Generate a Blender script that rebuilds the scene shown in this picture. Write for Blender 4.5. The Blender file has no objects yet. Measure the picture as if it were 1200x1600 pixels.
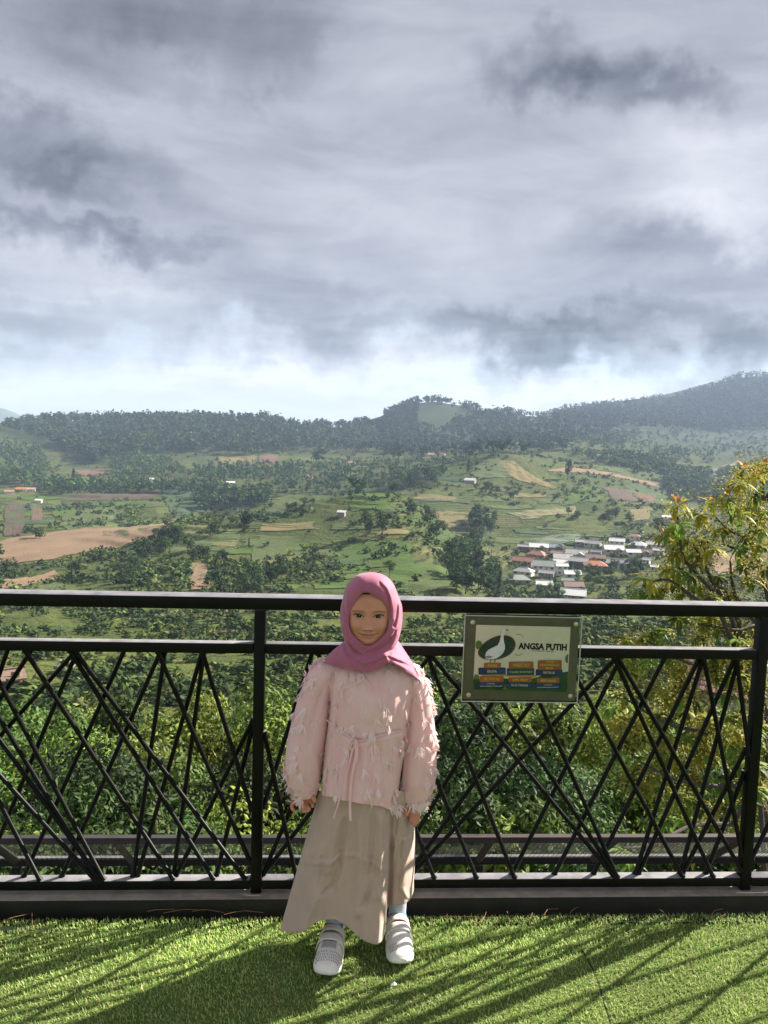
import bpy, bmesh, math, random
import numpy as np
from mathutils import Vector, Matrix

random.seed(7)
RNG = np.random.default_rng(7)
R = math.radians
SC = bpy.context.scene
COL = SC.collection

# ------------------------------------------------------------------ camera
FPX, PITCH, ROLL, CAMZ = 1202.0, R(5.081), R(1.664), 1.6
_fw = np.array([0, math.cos(PITCH), -math.sin(PITCH)])
_u0 = np.array([0, math.sin(PITCH), math.cos(PITCH)])
_r0 = np.array([1.0, 0, 0])
_ri = math.cos(ROLL) * _r0 + math.sin(ROLL) * _u0
_up = -math.sin(ROLL) * _r0 + math.cos(ROLL) * _u0
cam_d = bpy.data.cameras.new('camera')
cam = bpy.data.objects.new('camera', cam_d)
COL.objects.link(cam)
cam_d.sensor_fit = 'VERTICAL'
cam_d.sensor_height = 24.0
cam_d.lens = 24.0 * FPX / 1600.0
cam_d.clip_start = 0.05
cam_d.clip_end = 60000
M = Matrix((( _ri[0], _up[0], -_fw[0], 0), (_ri[1], _up[1], -_fw[1], 0), (_ri[2], _up[2], -_fw[2], CAMZ), (0, 0, 0, 1)))
cam.matrix_world = M
SC.camera = cam

# ------------------------------------------------------------------ render / view
SC.view_settings.view_transform = 'Standard'
SC.view_settings.look = 'None'
SC.view_settings.exposure = 1.68
SC.view_settings.gamma = 1.0
SC.render.engine = 'CYCLES'
SC.cycles.use_denoising = True
try:
    SC.cycles.denoiser = 'OPENIMAGEDENOISE'
    SC.cycles.denoising_input_passes = 'RGB_ALBEDO_NORMAL'
    SC.cycles.denoising_prefilter = 'ACCURATE'
except Exception:
    pass
SC.cycles.max_bounces = 8
SC.cycles.diffuse_bounces = 3
SC.cycles.glossy_bounces = 3
SC.cycles.transmission_bounces = 6
SC.cycles.transparent_max_bounces = 8
SC.cycles.volume_bounces = 0

# ------------------------------------------------------------------ sun
SUN_AZ, SUN_EL = R(60), R(33)      # azimuth from +Y towards +X
sun_d = bpy.data.lights.new('sun', 'SUN')
sun_d.energy = 4.7
sun_d.angle = R(0.6)
sun_d.color = (1.0, 0.93, 0.82)
sun = bpy.data.objects.new('sun', sun_d)
COL.objects.link(sun)
SUNV = Vector((math.sin(SUN_AZ) * math.cos(SUN_EL), math.cos(SUN_AZ) * math.cos(SUN_EL), math.sin(SUN_EL)))
sun.rotation_euler = SUNV.to_track_quat('Z', 'Y').to_euler()
sun.location = (20, 12, 20)


def ray(px, py):
    d = _ri * (px - 600) / FPX - _up * (py - 800) / FPX + _fw
    return d


def atY(px, py, Y):
    d = ray(px, py)
    t = Y / d[1]
    return Vector((d[0] * t, Y, CAMZ + d[2] * t))


def atR(px, py, r):
    d = ray(px, py)
    t = r / math.hypot(d[0], d[1])
    return Vector((d[0] * t, d[1] * t, CAMZ + d[2] * t))


def atZ(px, py, z):
    d = ray(px, py)
    t = (z - CAMZ) / d[2]
    return Vector((d[0] * t, d[1] * t, z))


def azel(px, py):
    d = ray(px, py)
    return math.atan2(d[0], d[1]), math.atan2(d[2], math.hypot(d[0], d[1]))


# ------------------------------------------------------------------ world: daylight sky with broken grey cloud
W = bpy.data.worlds.new('World')
SC.world = W
W.use_nodes = True
nt = W.node_tree
nt.nodes.clear()


class NG:
    """tiny node-graph helper"""
    def __init__(s, tree):
        s.t = tree

    def n(s, kind, **kw):
        nd = s.t.nodes.new(kind)
        for k, v in kw.items():
            if k.startswith('_'):
                setattr(nd, k[1:], v)
            else:
                s.set(nd, k, v)
        return nd

    def set(s, nd, key, v):
        key = int(key[1:]) if key[0] == 'i' and key[1:].isdigit() else key.replace('__', ' ')
        sock = nd.inputs[key]
        if isinstance(v, bpy.types.NodeSocket):
            s.t.links.new(v, sock)
        elif isinstance(v, bpy.types.Node):
            s.t.links.new(v.outputs[0], sock)
        else:
            sock.default_value = v

    def m(s, op, a, b=None, c=None, clamp=False):
        nd = s.t.nodes.new('ShaderNodeMath')
        nd.operation = op
        nd.use_clamp = clamp
        for i, v in enumerate((a, b, c)):
            if v is not None:
                s.set(nd, 'i%d' % i, v)
        return nd.outputs[0]

    def vm(s, op, a, b=None):
        nd = s.t.nodes.new('ShaderNodeVectorMath')
        nd.operation = op
        s.set(nd, 'i0', a)
        if b is not None:
            s.set(nd, 'i1', b)
        return nd.outputs['Value'] if op in ('LENGTH', 'DOT_PRODUCT', 'DISTANCE') else nd.outputs[0]

    def noise(s, vec, scale, detail=4, rough=0.55, dist=0.0, out='Fac'):
        nd = s.t.nodes.new('ShaderNodeTexNoise')
        if vec is not None:
            s.set(nd, 'Vector', vec)
        s.set(nd, 'Scale', scale)
        s.set(nd, 'Detail', detail)
        s.set(nd, 'Roughness', rough)
        s.set(nd, 'Distortion', dist)
        return nd.outputs[out]

    def mix(s, fac, a, b, mode='MIX'):
        nd = s.t.nodes.new('ShaderNodeMix')
        nd.data_type = 'RGBA'
        nd.blend_type = mode
        s.set(nd, 'i0', fac)
        for i, v in ((6, a), (7, b)):
            if isinstance(v, (tuple, list)) and len(v) == 3:
                v = (*v, 1)
            s.set(nd, 'i%d' % i, v)
        return nd.outputs[2]

    def rng(s, v, a, b, c=0.0, d=1.0, smooth=False):
        nd = s.t.nodes.new('ShaderNodeMapRange')
        nd.interpolation_type = 'SMOOTHSTEP' if smooth else 'LINEAR'
        for i, x in enumerate((v, a, b, c, d)):
            s.set(nd, 'i%d' % i, x)
        return nd.outputs[0]

    def sep(s, v):
        nd = s.t.nodes.new('ShaderNodeSeparateXYZ')
        s.set(nd, 'i0', v)
        return nd.outputs

    def comb(s, x, y, z):
        nd = s.t.nodes.new('ShaderNodeCombineXYZ')
        for i, v in enumerate((x, y, z)):
            s.set(nd, 'i%d' % i, v)
        return nd.outputs[0]


g = NG(nt)
tc = g.n('ShaderNodeTexCoord')
D = tc.outputs['Generated']
dx, dy, dz = g.sep(D)
zc = g.m('MAXIMUM', dz, 0.0)
den = g.m('ADD', zc, 0.10)
P = g.comb(g.m('DIVIDE', dx, den), g.m('DIVIDE', dy, den), 0.0)      # flat cloud deck
warp = g.noise(D, 5.0, 5, 0.6, 0, 'Color')
warp2 = g.noise(D, 17.0, 4, 0.6, 0, 'Color')
WV = g.vm('ADD', g.vm('SCALE', g.vm('SUBTRACT', warp, (0.5, 0.5, 0.5))), g.vm('SCALE', g.vm('SUBTRACT', warp2, (0.5, 0.5, 0.5))))
for l in list(nt.links):
    if l.to_node.type == 'VECT_MATH' and l.to_node.operation == 'SCALE':
        pass
sc_nodes = [n_ for n_ in nt.nodes if n_.type == 'VECT_MATH' and n_.operation == 'SCALE']
sc_nodes[0].inputs['Scale'].default_value = 0.22
sc_nodes[1].inputs['Scale'].default_value = 0.075
DW = g.vm('ADD', D, WV)
wx, wy, wz = g.sep(DW)
AZ = g.m('ARCTAN2', wx, wy)
EL = g.m('ARCSINE', wz)
el0 = g.m('ARCSINE', dz)
n1 = g.noise(P, 0.42, 7, 0.58, 0.4)
n2 = g.noise(P, 1.7, 8, 0.66, 0.8)
n3 = g.noise(g.comb(g.m('MULTIPLY', g.m('ARCTAN2', dx, dy), 2.6), g.m('MULTIPLY', el0, 15.0), 3.0), 1.0, 6, 0.6, 0.5)
tone = g.m('ADD', 0.355, g.m('MULTIPLY', g.m('SUBTRACT', n1, 0.5), 0.42))
tone = g.m('ADD', tone, g.m('MULTIPLY', g.m('SUBTRACT', n2, 0.5), 0.34))
tone = g.m('ADD', tone, g.m('MULTIPLY', g.m('SUBTRACT', n3, 0.5), 0.26))
# the open band under the cloud base, all round the horizon
edge = g.m('ADD', EL, g.m('MULTIPLY', g.m('SUBTRACT', n3, 0.5), 0.10))
band = g.rng(edge, 0.075, 0.150, 1.0, 0.0, True)
tone = g.m('ADD', tone, g.m('MULTIPLY', band, g.m('ADD', 0.25, g.m('MULTIPLY', g.m('SUBTRACT', n3, 0.5), 0.55))))
# single clouds: (px, py, half width px, half height px, depth of tone)
CLOUDS = [(890, 128, 66, 36, -0.15), (975, 160, 105, 34, -0.13), (1065, 155, 60, 26, -0.08),
          (330, 40, 160, 55, -0.15), (190, 140, 90, 26, -0.07), (20, 235, 110, 34, -0.15),
          (120, 290, 160, 26, -0.09), (90, 370, 180, 24, -0.14), (260, 380, 120, 18, -0.06),
          (420, 460, 130, 50, -0.10), (560, 515, 60, 26, -0.10), (800, 515, 150, 26, -0.17), (1010, 490, 190, 22, -0.13),
          (940, 545, 110, 16, -0.12), (1190, 520, 40, 34, -0.16), (1080, 400, 150, 36, -0.06),
          (60, 20, 140, 70, -0.06), (1130, 300, 110, 60, 0.16), (1090, 360, 120, 22, 0.08),
          (120, 420, 170, 34, 0.14), (230, 475, 90, 26, 0.12), (620, 490, 60, 30, 0.08), (700, 330, 220, 90, 0.05),
          (600, 600, 700, 22, 0.10)]
for (cx, cy, hw, hh, amp) in CLOUDS:
    a0, e0 = azel(cx, cy)
    ca = math.cos(e0)
    q = g.vm('LENGTH', g.comb(g.m('MULTIPLY', g.m('SUBTRACT', AZ, a0), FPX * ca / hw), g.m('MULTIPLY', g.m('SUBTRACT', EL, e0), FPX / hh), 0.0))
    f = g.rng(q, 0.35, 1.65, amp * 1.0, 0.0, True)
    tone = g.m('ADD', tone, f)
tone = g.m('MAXIMUM', tone, 0.05)
tint = g.mix(g.rng(tone, 0.15, 0.75, 0, 1), (0.88, 0.93, 1.12), (1.0, 0.995, 1.01))
cloud = g.vm('MULTIPLY', tint, g.comb(tone, tone, tone))
cscale = g.vm('SCALE', cloud)
[n_ for n_ in nt.nodes if n_.type == 'VECT_MATH' and n_.operation == 'SCALE'][-1].inputs['Scale'].default_value = 0.425 / 0.08
sky = g.n('ShaderNodeTexSky', _sky_type='NISHITA', _sun_disc=False, _sun_elevation=SUN_EL, _sun_rotation=SUN_AZ,
          _altitude=900.0, _air_density=1.0, _dust_density=1.2, _ozone_density=1.0)
cover = g.m('SUBTRACT', 0.97, g.m('MULTIPLY', band, g.rng(n3, 0.45, 0.62, 0.32, 0.02, True)))
skyc = g.mix(cover, sky.outputs[0], cscale)
bg = g.n('ShaderNodeBackground', Color=skyc, Strength=0.08)
wo = g.n('ShaderNodeOutputWorld')
nt.links.new(bg.outputs[0], wo.inputs['Surface'])
W.cycles.sampling_method = 'MANUAL'
W.cycles.sample_map_resolution = 512

# ------------------------------------------------------------------ object helpers
def tag(o, label=None, cat=None, group=None, kind=None):
    if label: o['label'] = label
    if cat: o['category'] = cat
    if group: o['group'] = group
    if kind: o['kind'] = kind
    return o


def empty(name, loc=(0, 0, 0), rz=0.0, label=None, cat=None, group=None):
    o = bpy.data.objects.new(name, None)
    o.empty_display_size = 0.1
    COL.objects.link(o)
    o.location = loc
    o.rotation_euler = (0, 0, rz)
    return tag(o, label, cat, group)


def link(name, me, mat=None, parent=None, smooth=None):
    if mat is not None and not me.materials:
        me.materials.append(mat)
    if smooth is not None:
        me.polygons.foreach_set('use_smooth', [smooth] * len(me.polygons))
    o = bpy.data.objects.new(name, me)
    COL.objects.link(o)
    if parent is not None:
        o.parent = parent
    return o


def mesh(name, V, F, mat=None, parent=None, smooth=False, col=None):
    """one mesh object; V in the parent's local space"""
    me = bpy.data.meshes.new(name)
    V = np.asarray(V, dtype=np.float32).reshape(-1, 3)
    if isinstance(F, np.ndarray):
        k = F.shape[1]
        me.vertices.add(len(V))
        me.vertices.foreach_set('co', V.ravel())
        me.loops.add(F.size)
        me.loops.foreach_set('vertex_index', F.astype(np.int32).ravel())
        me.polygons.add(len(F))
        me.polygons.foreach_set('loop_start', np.arange(0, F.size, k, dtype=np.int32))
        me.polygons.foreach_set('loop_total', np.full(len(F), k, dtype=np.int32))
        me.update(calc_edges=True)
    else:
        me.from_pydata([tuple(map(float, v)) for v in V], [], F)
    if col is not None:
        ca = me.color_attributes.new('tint', 'FLOAT_COLOR', 'POINT')
        c4 = np.ones((len(V), 4), dtype=np.float32)
        col = np.asarray(col, dtype=np.float32)
        c4[:, :3] = col
        ca.data.foreach_set('color', c4.ravel())
    me.validate()
    return link(name, me, mat, parent, smooth)


class MB:
    """collects boxes, tubes and grids into one mesh"""
    def __init__(s):
        s.v, s.f = [], []

    def add(s, V, F):
        b = len(s.v)
        s.v += [tuple(v) for v in V]
        s.f += [tuple(i + b for i in f) for f in F]
        return s

    def box(s, c, h, rot=None, bev=0.0):
        """bevelled box: centre, half sizes"""
        hx, hy, hz = h
        b = min(bev, hx * .9, hy * .9, hz * .9)
        if b <= 0:
            V = [(sx * hx, sy * hy, sz * hz) for sx in (-1, 1) for sy in (-1, 1) for sz in (-1, 1)]
            F = [(0, 1, 3, 2), (4, 6, 7, 5), (0, 4, 5, 1), (2, 3, 7, 6), (0, 2, 6, 4), (1, 5, 7, 3)]
        else:
            bm = bmesh.new()
            bmesh.ops.create_cube(bm, size=1.0)
            for v in bm.verts:
                v.co = Vector((v.co.x * 2 * hx, v.co.y * 2 * hy, v.co.z * 2 * hz))
            bmesh.ops.bevel(bm, geom=list(bm.edges), offset=b, segments=2, profile=0.5, affect='EDGES')
            bm.verts.ensure_lookup_table()
            V = [v.co.copy() for v in bm.verts]
            F = [[v.index for v in f.verts] for f in bm.faces]
            bm.free()
        V = [Vector(v) for v in V]
        if rot is not None:
            V = [rot @ v for v in V]
        c = Vector(c)
        return s.add([v + c for v in V], F)

    def tube(s, pts, rads, n=8, cap=True, ell=1.0):
        pts = [Vector(p) for p in pts]
        if not hasattr(rads, '__len__'):
            rads = [rads] * len(pts)
        rings = []
        ref = Vector((0, 0, 1))
        t0 = (pts[1] - pts[0]).normalized()
        if abs(t0.dot(ref)) > 0.9:
            ref = Vector((0, 1, 0))
        nx = t0.cross(ref).normalized()
        for i, p in enumerate(pts):
            t = (pts[min(i + 1, len(pts) - 1)] - pts[max(i - 1, 0)]).normalized()
            nx = (nx - t * nx.dot(t)).normalized()
            ny = t.cross(nx)
            rings.append([p + (nx * math.cos(2 * math.pi * k / n) + ny * math.sin(2 * math.pi * k / n) * ell) * rads[i] for k in range(n)])
        V = [v for r_ in rings for v in r_]
        F = []
        for i in range(len(pts) - 1):
            for k in range(n):
                a, b = i * n + k, i * n + (k + 1) % n
                F.append((a, b, b + n, a + n))
        if cap:
            F.append(tuple(reversed(range(n))))
            F.append(tuple(range((len(pts) - 1) * n, len(pts) * n)))
        return s.add(V, F)

    def build(s, name, mat=None, parent=None, smooth=False):
        return mesh(name, s.v, s.f, mat, parent, smooth)


def auto_smooth(o, ang=40):
    me = o.data
    me.polygons.foreach_set('use_smooth', [True] * len(me.polygons))
    try:
        me.set_sharp_from_angle(angle=R(ang))
    except Exception:
        pass
    return o


def eval_mesh(o, name=None):
    """mesh of an object after its modifiers, unlinking the source object"""
    dg = bpy.context.evaluated_depsgraph_get()
    dg.update()
    me = bpy.data.meshes.new_from_object(o.evaluated_get(dg))
    mats = list(o.data.materials)
    bpy.data.objects.remove(o, do_unlink=True)
    me.materials.clear()
    for m_ in mats:
        me.materials.append(m_)
    return me


# ------------------------------------------------------------------ materials
MATS = {}


def mat(name, c1, c2=None, scale=8.0, rough=0.6, metal=0.0, bump=0.0, bscale=60.0, spec=0.5, detail=4, c3=None, s3=40.0,
        attr=False, transl=0.0, coord='Object', contrast=(0.35, 0.65), sheen=0.0, bdist=0.01, rnd=0.0, coat=0.0, dust_sheen=None):
    if name in MATS:
        return MATS[name]
    m = bpy.data.materials.new(name)
    m.use_nodes = True
    t = m.node_tree
    t.nodes.clear()
    k = NG(t)
    tcn = k.n('ShaderNodeTexCoord')
    vec = tcn.outputs[coord] if coord != 'World' else k.n('ShaderNodeNewGeometry').outputs['Position']
    base = (*c1, 1)
    col = None
    if c2 is not None:
        col = k.mix(k.rng(k.noise(vec, scale, detail), contrast[0], contrast[1], 0, 1), c1, c2)
        if c3 is not None:
            col = k.mix(k.rng(k.noise(vec, s3, 3), 0.55, 0.7, 0, 1), col, c3)
    if attr:
        a = k.n('ShaderNodeAttribute', _attribute_name='tint').outputs['Color']
        col = k.mix(1.0, a, col if col is not None else (*c1, 1), 'MULTIPLY')
    if rnd > 0:
        oi = k.n('ShaderNodeObjectInfo')
        hv = k.n('ShaderNodeHueSaturation')
        k.set(hv, 'Color', col if col is not None else base)
        k.set(hv, 'Value', k.rng(oi.outputs['Random'], 0, 1, 1 - rnd, 1 + rnd))
        k.set(hv, 'Hue', k.rng(k.m('FRACT', k.m('MULTIPLY', oi.outputs['Random'], 7.13)), 0, 1, 0.5 - rnd * 0.05, 0.5 + rnd * 0.05))
        col = hv.outputs[0]
    if dust_sheen is not None:  # paler up-facing sides: settled dust and painted-in sky reflection
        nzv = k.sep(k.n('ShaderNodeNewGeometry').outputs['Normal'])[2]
        df = k.m('MULTIPLY', k.rng(nzv, 0.86, 0.98, 0, 1, True), k.rng(k.noise(vec, 14.0, 5, 0.65), 0.3, 0.62, dust_sheen[1] * 0.55, dust_sheen[1]))
        col = k.mix(df, col if col is not None else base, dust_sheen[0])
    b = k.n('ShaderNodeBsdfPrincipled')
    if col is None:
        b.inputs['Base Color'].default_value = base
    else:
        k.set(b, 'Base Color', col)
    b.inputs['Roughness'].default_value = rough
    b.inputs['Metallic'].default_value = metal
    b.inputs['Specular IOR Level'].default_value = spec
    b.inputs['Sheen Weight'].default_value = sheen
    b.inputs['Coat Weight'].default_value = coat
    if bump > 0:
        bn = k.n('ShaderNodeBump', Strength=bump, Distance=bdist, Height=k.noise(vec, bscale, 4, 0.6))
        t.links.new(bn.outputs[0], b.inputs['Normal'])
    out = k.n('ShaderNodeOutputMaterial')
    sh = b.outputs[0]
    if transl > 0:
        tr = k.n('ShaderNodeBsdfTranslucent')
        if col is None:
            tr.inputs[0].default_value = base
        else:
            k.set(tr, 'Color', col)
        mx = k.n('ShaderNodeMixShader')
        mx.inputs[0].default_value = transl
        t.links.new(b.outputs[0], mx.inputs[1])
        t.links.new(tr.outputs[0], mx.inputs[2])
        sh = mx.outputs[0]
    t.links.new(sh, out.inputs['Surface'])
    MATS[name] = m
    return m


# ------------------------------------------------------------------ numpy noise
def _hash(ix, iy, seed):
    h = (ix.astype(np.int64) * 374761393 + iy.astype(np.int64) * 668265263 + seed * 974634541) & 0xffffffff
    h = ((h ^ (h >> 13)) * 1274126177) & 0xffffffff
    return ((h ^ (h >> 16)) & 0xffff) / 65535.0


def vnoise(x, y, seed=0):
    x0, y0 = np.floor(x), np.floor(y)
    fx, fy = x - x0, y - y0
    fx, fy = fx * fx * (3 - 2 * fx), fy * fy * (3 - 2 * fy)
    a = _hash(x0, y0, seed); b = _hash(x0 + 1, y0, seed); c = _hash(x0, y0 + 1, seed); d = _hash(x0 + 1, y0 + 1, seed)
    return (a * (1 - fx) + b * fx) * (1 - fy) + (c * (1 - fx) + d * fx) * fy


def fbm(x, y, oct=4, seed=0):
    s, a, t = 0, 0.5, 0
    for i in range(oct):
        s = s + a * vnoise(x, y, seed + i); t += a
        x, y, a = x * 2.03 + 11.3, y * 2.03 + 5.7, a * 0.5
    return s / t - 0.5
# ================================================================== TERRAIN
def sl(z, r):
    return (z - CAMZ) / r


COLS = {
    0:    [(100, 1060), (180, 985), (260, 930), (330, 900), (420, 862), (485, 840), (560, 824), (650, 803), (800, 775), (1050, 745), (1400, 705), (1800, 662), (2300, 690), (5000, 690)],
    140:  [(110, 1050), (180, 985), (250, 940), (320, 905), (410, 860), (480, 833), (560, 822), (680, 798), (850, 768), (1050, 745), (1400, 705), (1800, 656), (2300, 690), (5000, 690)],
    280:  [(120, 1035), (170, 990), (230, 950), (300, 900), (380, 855), (470, 813), (560, 836), (680, 803), (850, 764), (1050, 740), (1400, 700), (1800, 654), (2300, 690), (5000, 690)],
    420:  [(120, 1030), (170, 985), (230, 945), (300, 895), (380, 845), (480, 795), (580, 828), (690, 798), (850, 760), (1050, 735), (1400, 700), (1820, 660), (2300, 690), (5000, 690)],
    560:  [(120, 1030), (170, 985), (230, 940), (300, 890), (380, 835), (500, 776), (600, 818), (690, 795), (850, 752), (1050, 730), (1400, 705), (1900, 668), (2400, 690), (5000, 690)],
    650:  [(120, 1030), (170, 985), (230, 940), (290, 895), (360, 845), (460, 782), (560, 832), (680, 785), (800, 750), (950, 730), (1300, 712), (1700, 680), (2200, 628), (2800, 680), (5000, 690)],
    720:  [(120, 1030), (170, 985), (230, 940), (290, 900), (360, 880), (430, 880), (540, 838), (680, 785), (800, 745), (930, 718), (1200, 716), (1600, 690), (2200, 640), (2800, 680), (5000, 690)],
    790:  [(120, 1040), (170, 995), (230, 955), (300, 937), (360, 930), (450, 905), (540, 865), (640, 822), (760, 765), (930, 709), (1150, 716), (1500, 692), (2300, 646), (2900, 665), (5000, 690)],
    880:  [(120, 1040), (170, 1000), (230, 970), (300, 952), (380, 933), (450, 905), (540, 868), (640, 825), (760, 782), (930, 730), (1100, 726), (1500, 695), (2300, 658), (3000, 638), (4500, 665)],
    980:  [(120, 1040), (170, 1000), (230, 970), (300, 950), (380, 925), (450, 900), (540, 865), (640, 835), (760, 800), (900, 765), (1100, 742), (1400, 705), (1800, 690), (2400, 658), (3200, 630), (4500, 655)],
    1080: [(120, 1050), (170, 1010), (230, 980), (300, 955), (380, 925), (450, 895), (540, 870), (640, 845), (760, 815), (880, 800), (1050, 795), (1250, 750), (1600, 715), (2000, 695), (2600, 662), (3300, 613), (4500, 650)],
    1140: [(120, 1052), (170, 1012), (230, 982), (300, 958), (380, 925), (450, 895), (540, 869), (640, 845), (760, 818), (900, 802), (1080, 790), (1300, 748), (1650, 715), (2050, 698), (2700, 660), (3400, 590), (4600, 645)],
    1200: [(120, 1055), (170, 1015), (230, 985), (300, 960), (380, 925), (450, 895), (540, 868), (640, 845), (760, 820), (900, 800), (1100, 785), (1350, 745), (1700, 715), (2100, 700), (2800, 655), (3500, 584), (4800, 640)],
}
_cp = []
for px_, rows in COLS.items():
    for r_, py_ in rows:
        a_, e_ = azel(px_, py_)
        _cp.append((a_, r_, math.tan(e_)))
for px_, src in ((-420, 0), (-150, 0), (1380, 1200), (1700, 1200)):
    for r_, py_ in COLS[src]:
        a_, e_ = azel(src, py_)
        _cp.append((azel(px_, 700)[0], r_, math.tan(e_) * (0.9 if e_ > 0 else 1.0)))
for a_ in np.linspace(R(-52), R(52), 9):
    for r_, z_ in ((2.2, -2.6), (3.2, -3.2), (5, -5.0), (9, -8.2), (16, -12.5), (30, -18.5), (55, -25.5)):
        _cp.append((a_, r_, sl(z_, r_)))
    _cp.append((a_, 16000, -0.02))
_cp = np.array(_cp)
KA, KR = 1 / R(9.0), 1 / 0.30


def _feat(a, r):
    return np.stack([np.asarray(a) * KA, np.log(np.asarray(r)) * KR], -1)


_X = _feat(_cp[:, 0], _cp[:, 1])
_K = np.sqrt(((_X[:, None] - _X[None]) ** 2).sum(-1) + 0.15)
_wt = np.linalg.solve(_K + 0.02 * np.eye(len(_X)) * -1, _cp[:, 2])


def slope_ar(a, r):
    a = np.clip(np.asarray(a, float), R(-52), R(52)); r = np.clip(np.asarray(r, float), 2.2, 16000)
    sh = np.broadcast(a, r).shape
    f = _feat(np.broadcast_to(a, sh).ravel(), np.broadcast_to(r, sh).ravel())
    out = np.empty(len(f))
    for i in range(0, len(f), 20000):
        q = f[i:i + 20000]
        d2 = (q[:, None, 0] - _X[None, :, 0]) ** 2 + (q[:, None, 1] - _X[None, :, 1]) ** 2
        out[i:i + 20000] = np.sqrt(d2 + 0.15) @ _wt
    return out.reshape(sh)


# coarse lattice of the ground height, looked up by every later builder
N_A, N_R = 441, 520
_AG = np.linspace(R(-58), R(58), N_A)
_t = np.linspace(0, 1, N_R)
_knots = np.array([0, 0.08, 0.22, 0.72, 0.93, 1.0]); _kv = np.log(np.array([2.3, 20, 110, 1000, 4200, 7400.0]))
_LR = np.interp(_t, _knots, _kv)
_RG = np.exp(_LR)
_S = slope_ar(_AG[:, None], _RG[None, :])
_XG, _YG = np.sin(_AG)[:, None] * _RG[None], np.cos(_AG)[:, None] * _RG[None]
_ZG = CAMZ + _S * _RG[None]
_amp = np.interp(_RG, [3, 30, 100, 400, 1500, 5000], [0.3, 0.8, 2.4, 6.0, 13, 26])[None]
_ZG = _ZG + _amp * (fbm(_XG / 70, _YG / 70, 4, 3) * 0.9 + fbm(_XG / 260, _YG / 260, 3, 9) * 1.0)
_far = np.clip((_RG[None] - 1200) / 1500, 0, 1)
_ZG = _ZG + _far * 38 * fbm(_XG / 520, _YG / 520, 5, 21)
# cultivation terraces on the farmed slopes
_tm = np.clip((_RG[None] - 130) / 80, 0, 1) * np.clip((1500 - _RG[None]) / 500, 0, 1) * np.clip(fbm(_XG / 120, _YG / 120, 3, 31) * 4 + 0.75, 0, 1)
_st = np.interp(_RG, [100, 300, 700, 1500], [1.6, 2.3, 3.2, 4.5])[None]
_q = (_ZG + 1.5 * fbm(_XG / 40, _YG / 40, 2, 40)) / _st
_fr = _q - np.floor(_q)
_ZG = _ZG + _tm * _st * 0.9 * (np.clip((_fr - 0.72) / 0.28, 0, 1) - _fr)


def height(x, y):
    x = np.asarray(x, float); y = np.asarray(y, float)
    a = np.arctan2(x, y); r = np.hypot(x, y)
    ia = np.clip((a - _AG[0]) / (_AG[1] - _AG[0]), 0, N_A - 1.001)
    ir = np.interp(np.interp(np.log(np.clip(r, 2.31, 7390)), _kv, _knots), _t, np.arange(N_R))
    ir = np.clip(ir, 0, N_R - 1.001)
    i0, j0 = ia.astype(int), ir.astype(int); fa, fr = ia - i0, ir - j0
    return ((_ZG[i0, j0] * (1 - fa) + _ZG[i0 + 1, j0] * fa) * (1 - fr) + (_ZG[i0, j0 + 1] * (1 - fa) + _ZG[i0 + 1, j0 + 1] * fa) * fr)


_RM = np.exp(np.linspace(math.log(60), math.log(9000), 900))


def hit(px, py, rmin=60, rmax=9000):
    """where the sight line through a pixel of the photograph meets the ground"""
    d = ray(px, py)
    hr = math.hypot(d[0], d[1])
    rr = _RM[(_RM >= rmin) & (_RM <= rmax)]
    x, y, z = d[0] / hr * rr, d[1] / hr * rr, CAMZ + d[2] / hr * rr
    below = np.nonzero(height(x, y) >= z)[0]
    if len(below) == 0:
        return None
    i = below[0]
    return Vector((x[i], y[i], float(height(x[i], y[i]))))


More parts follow.
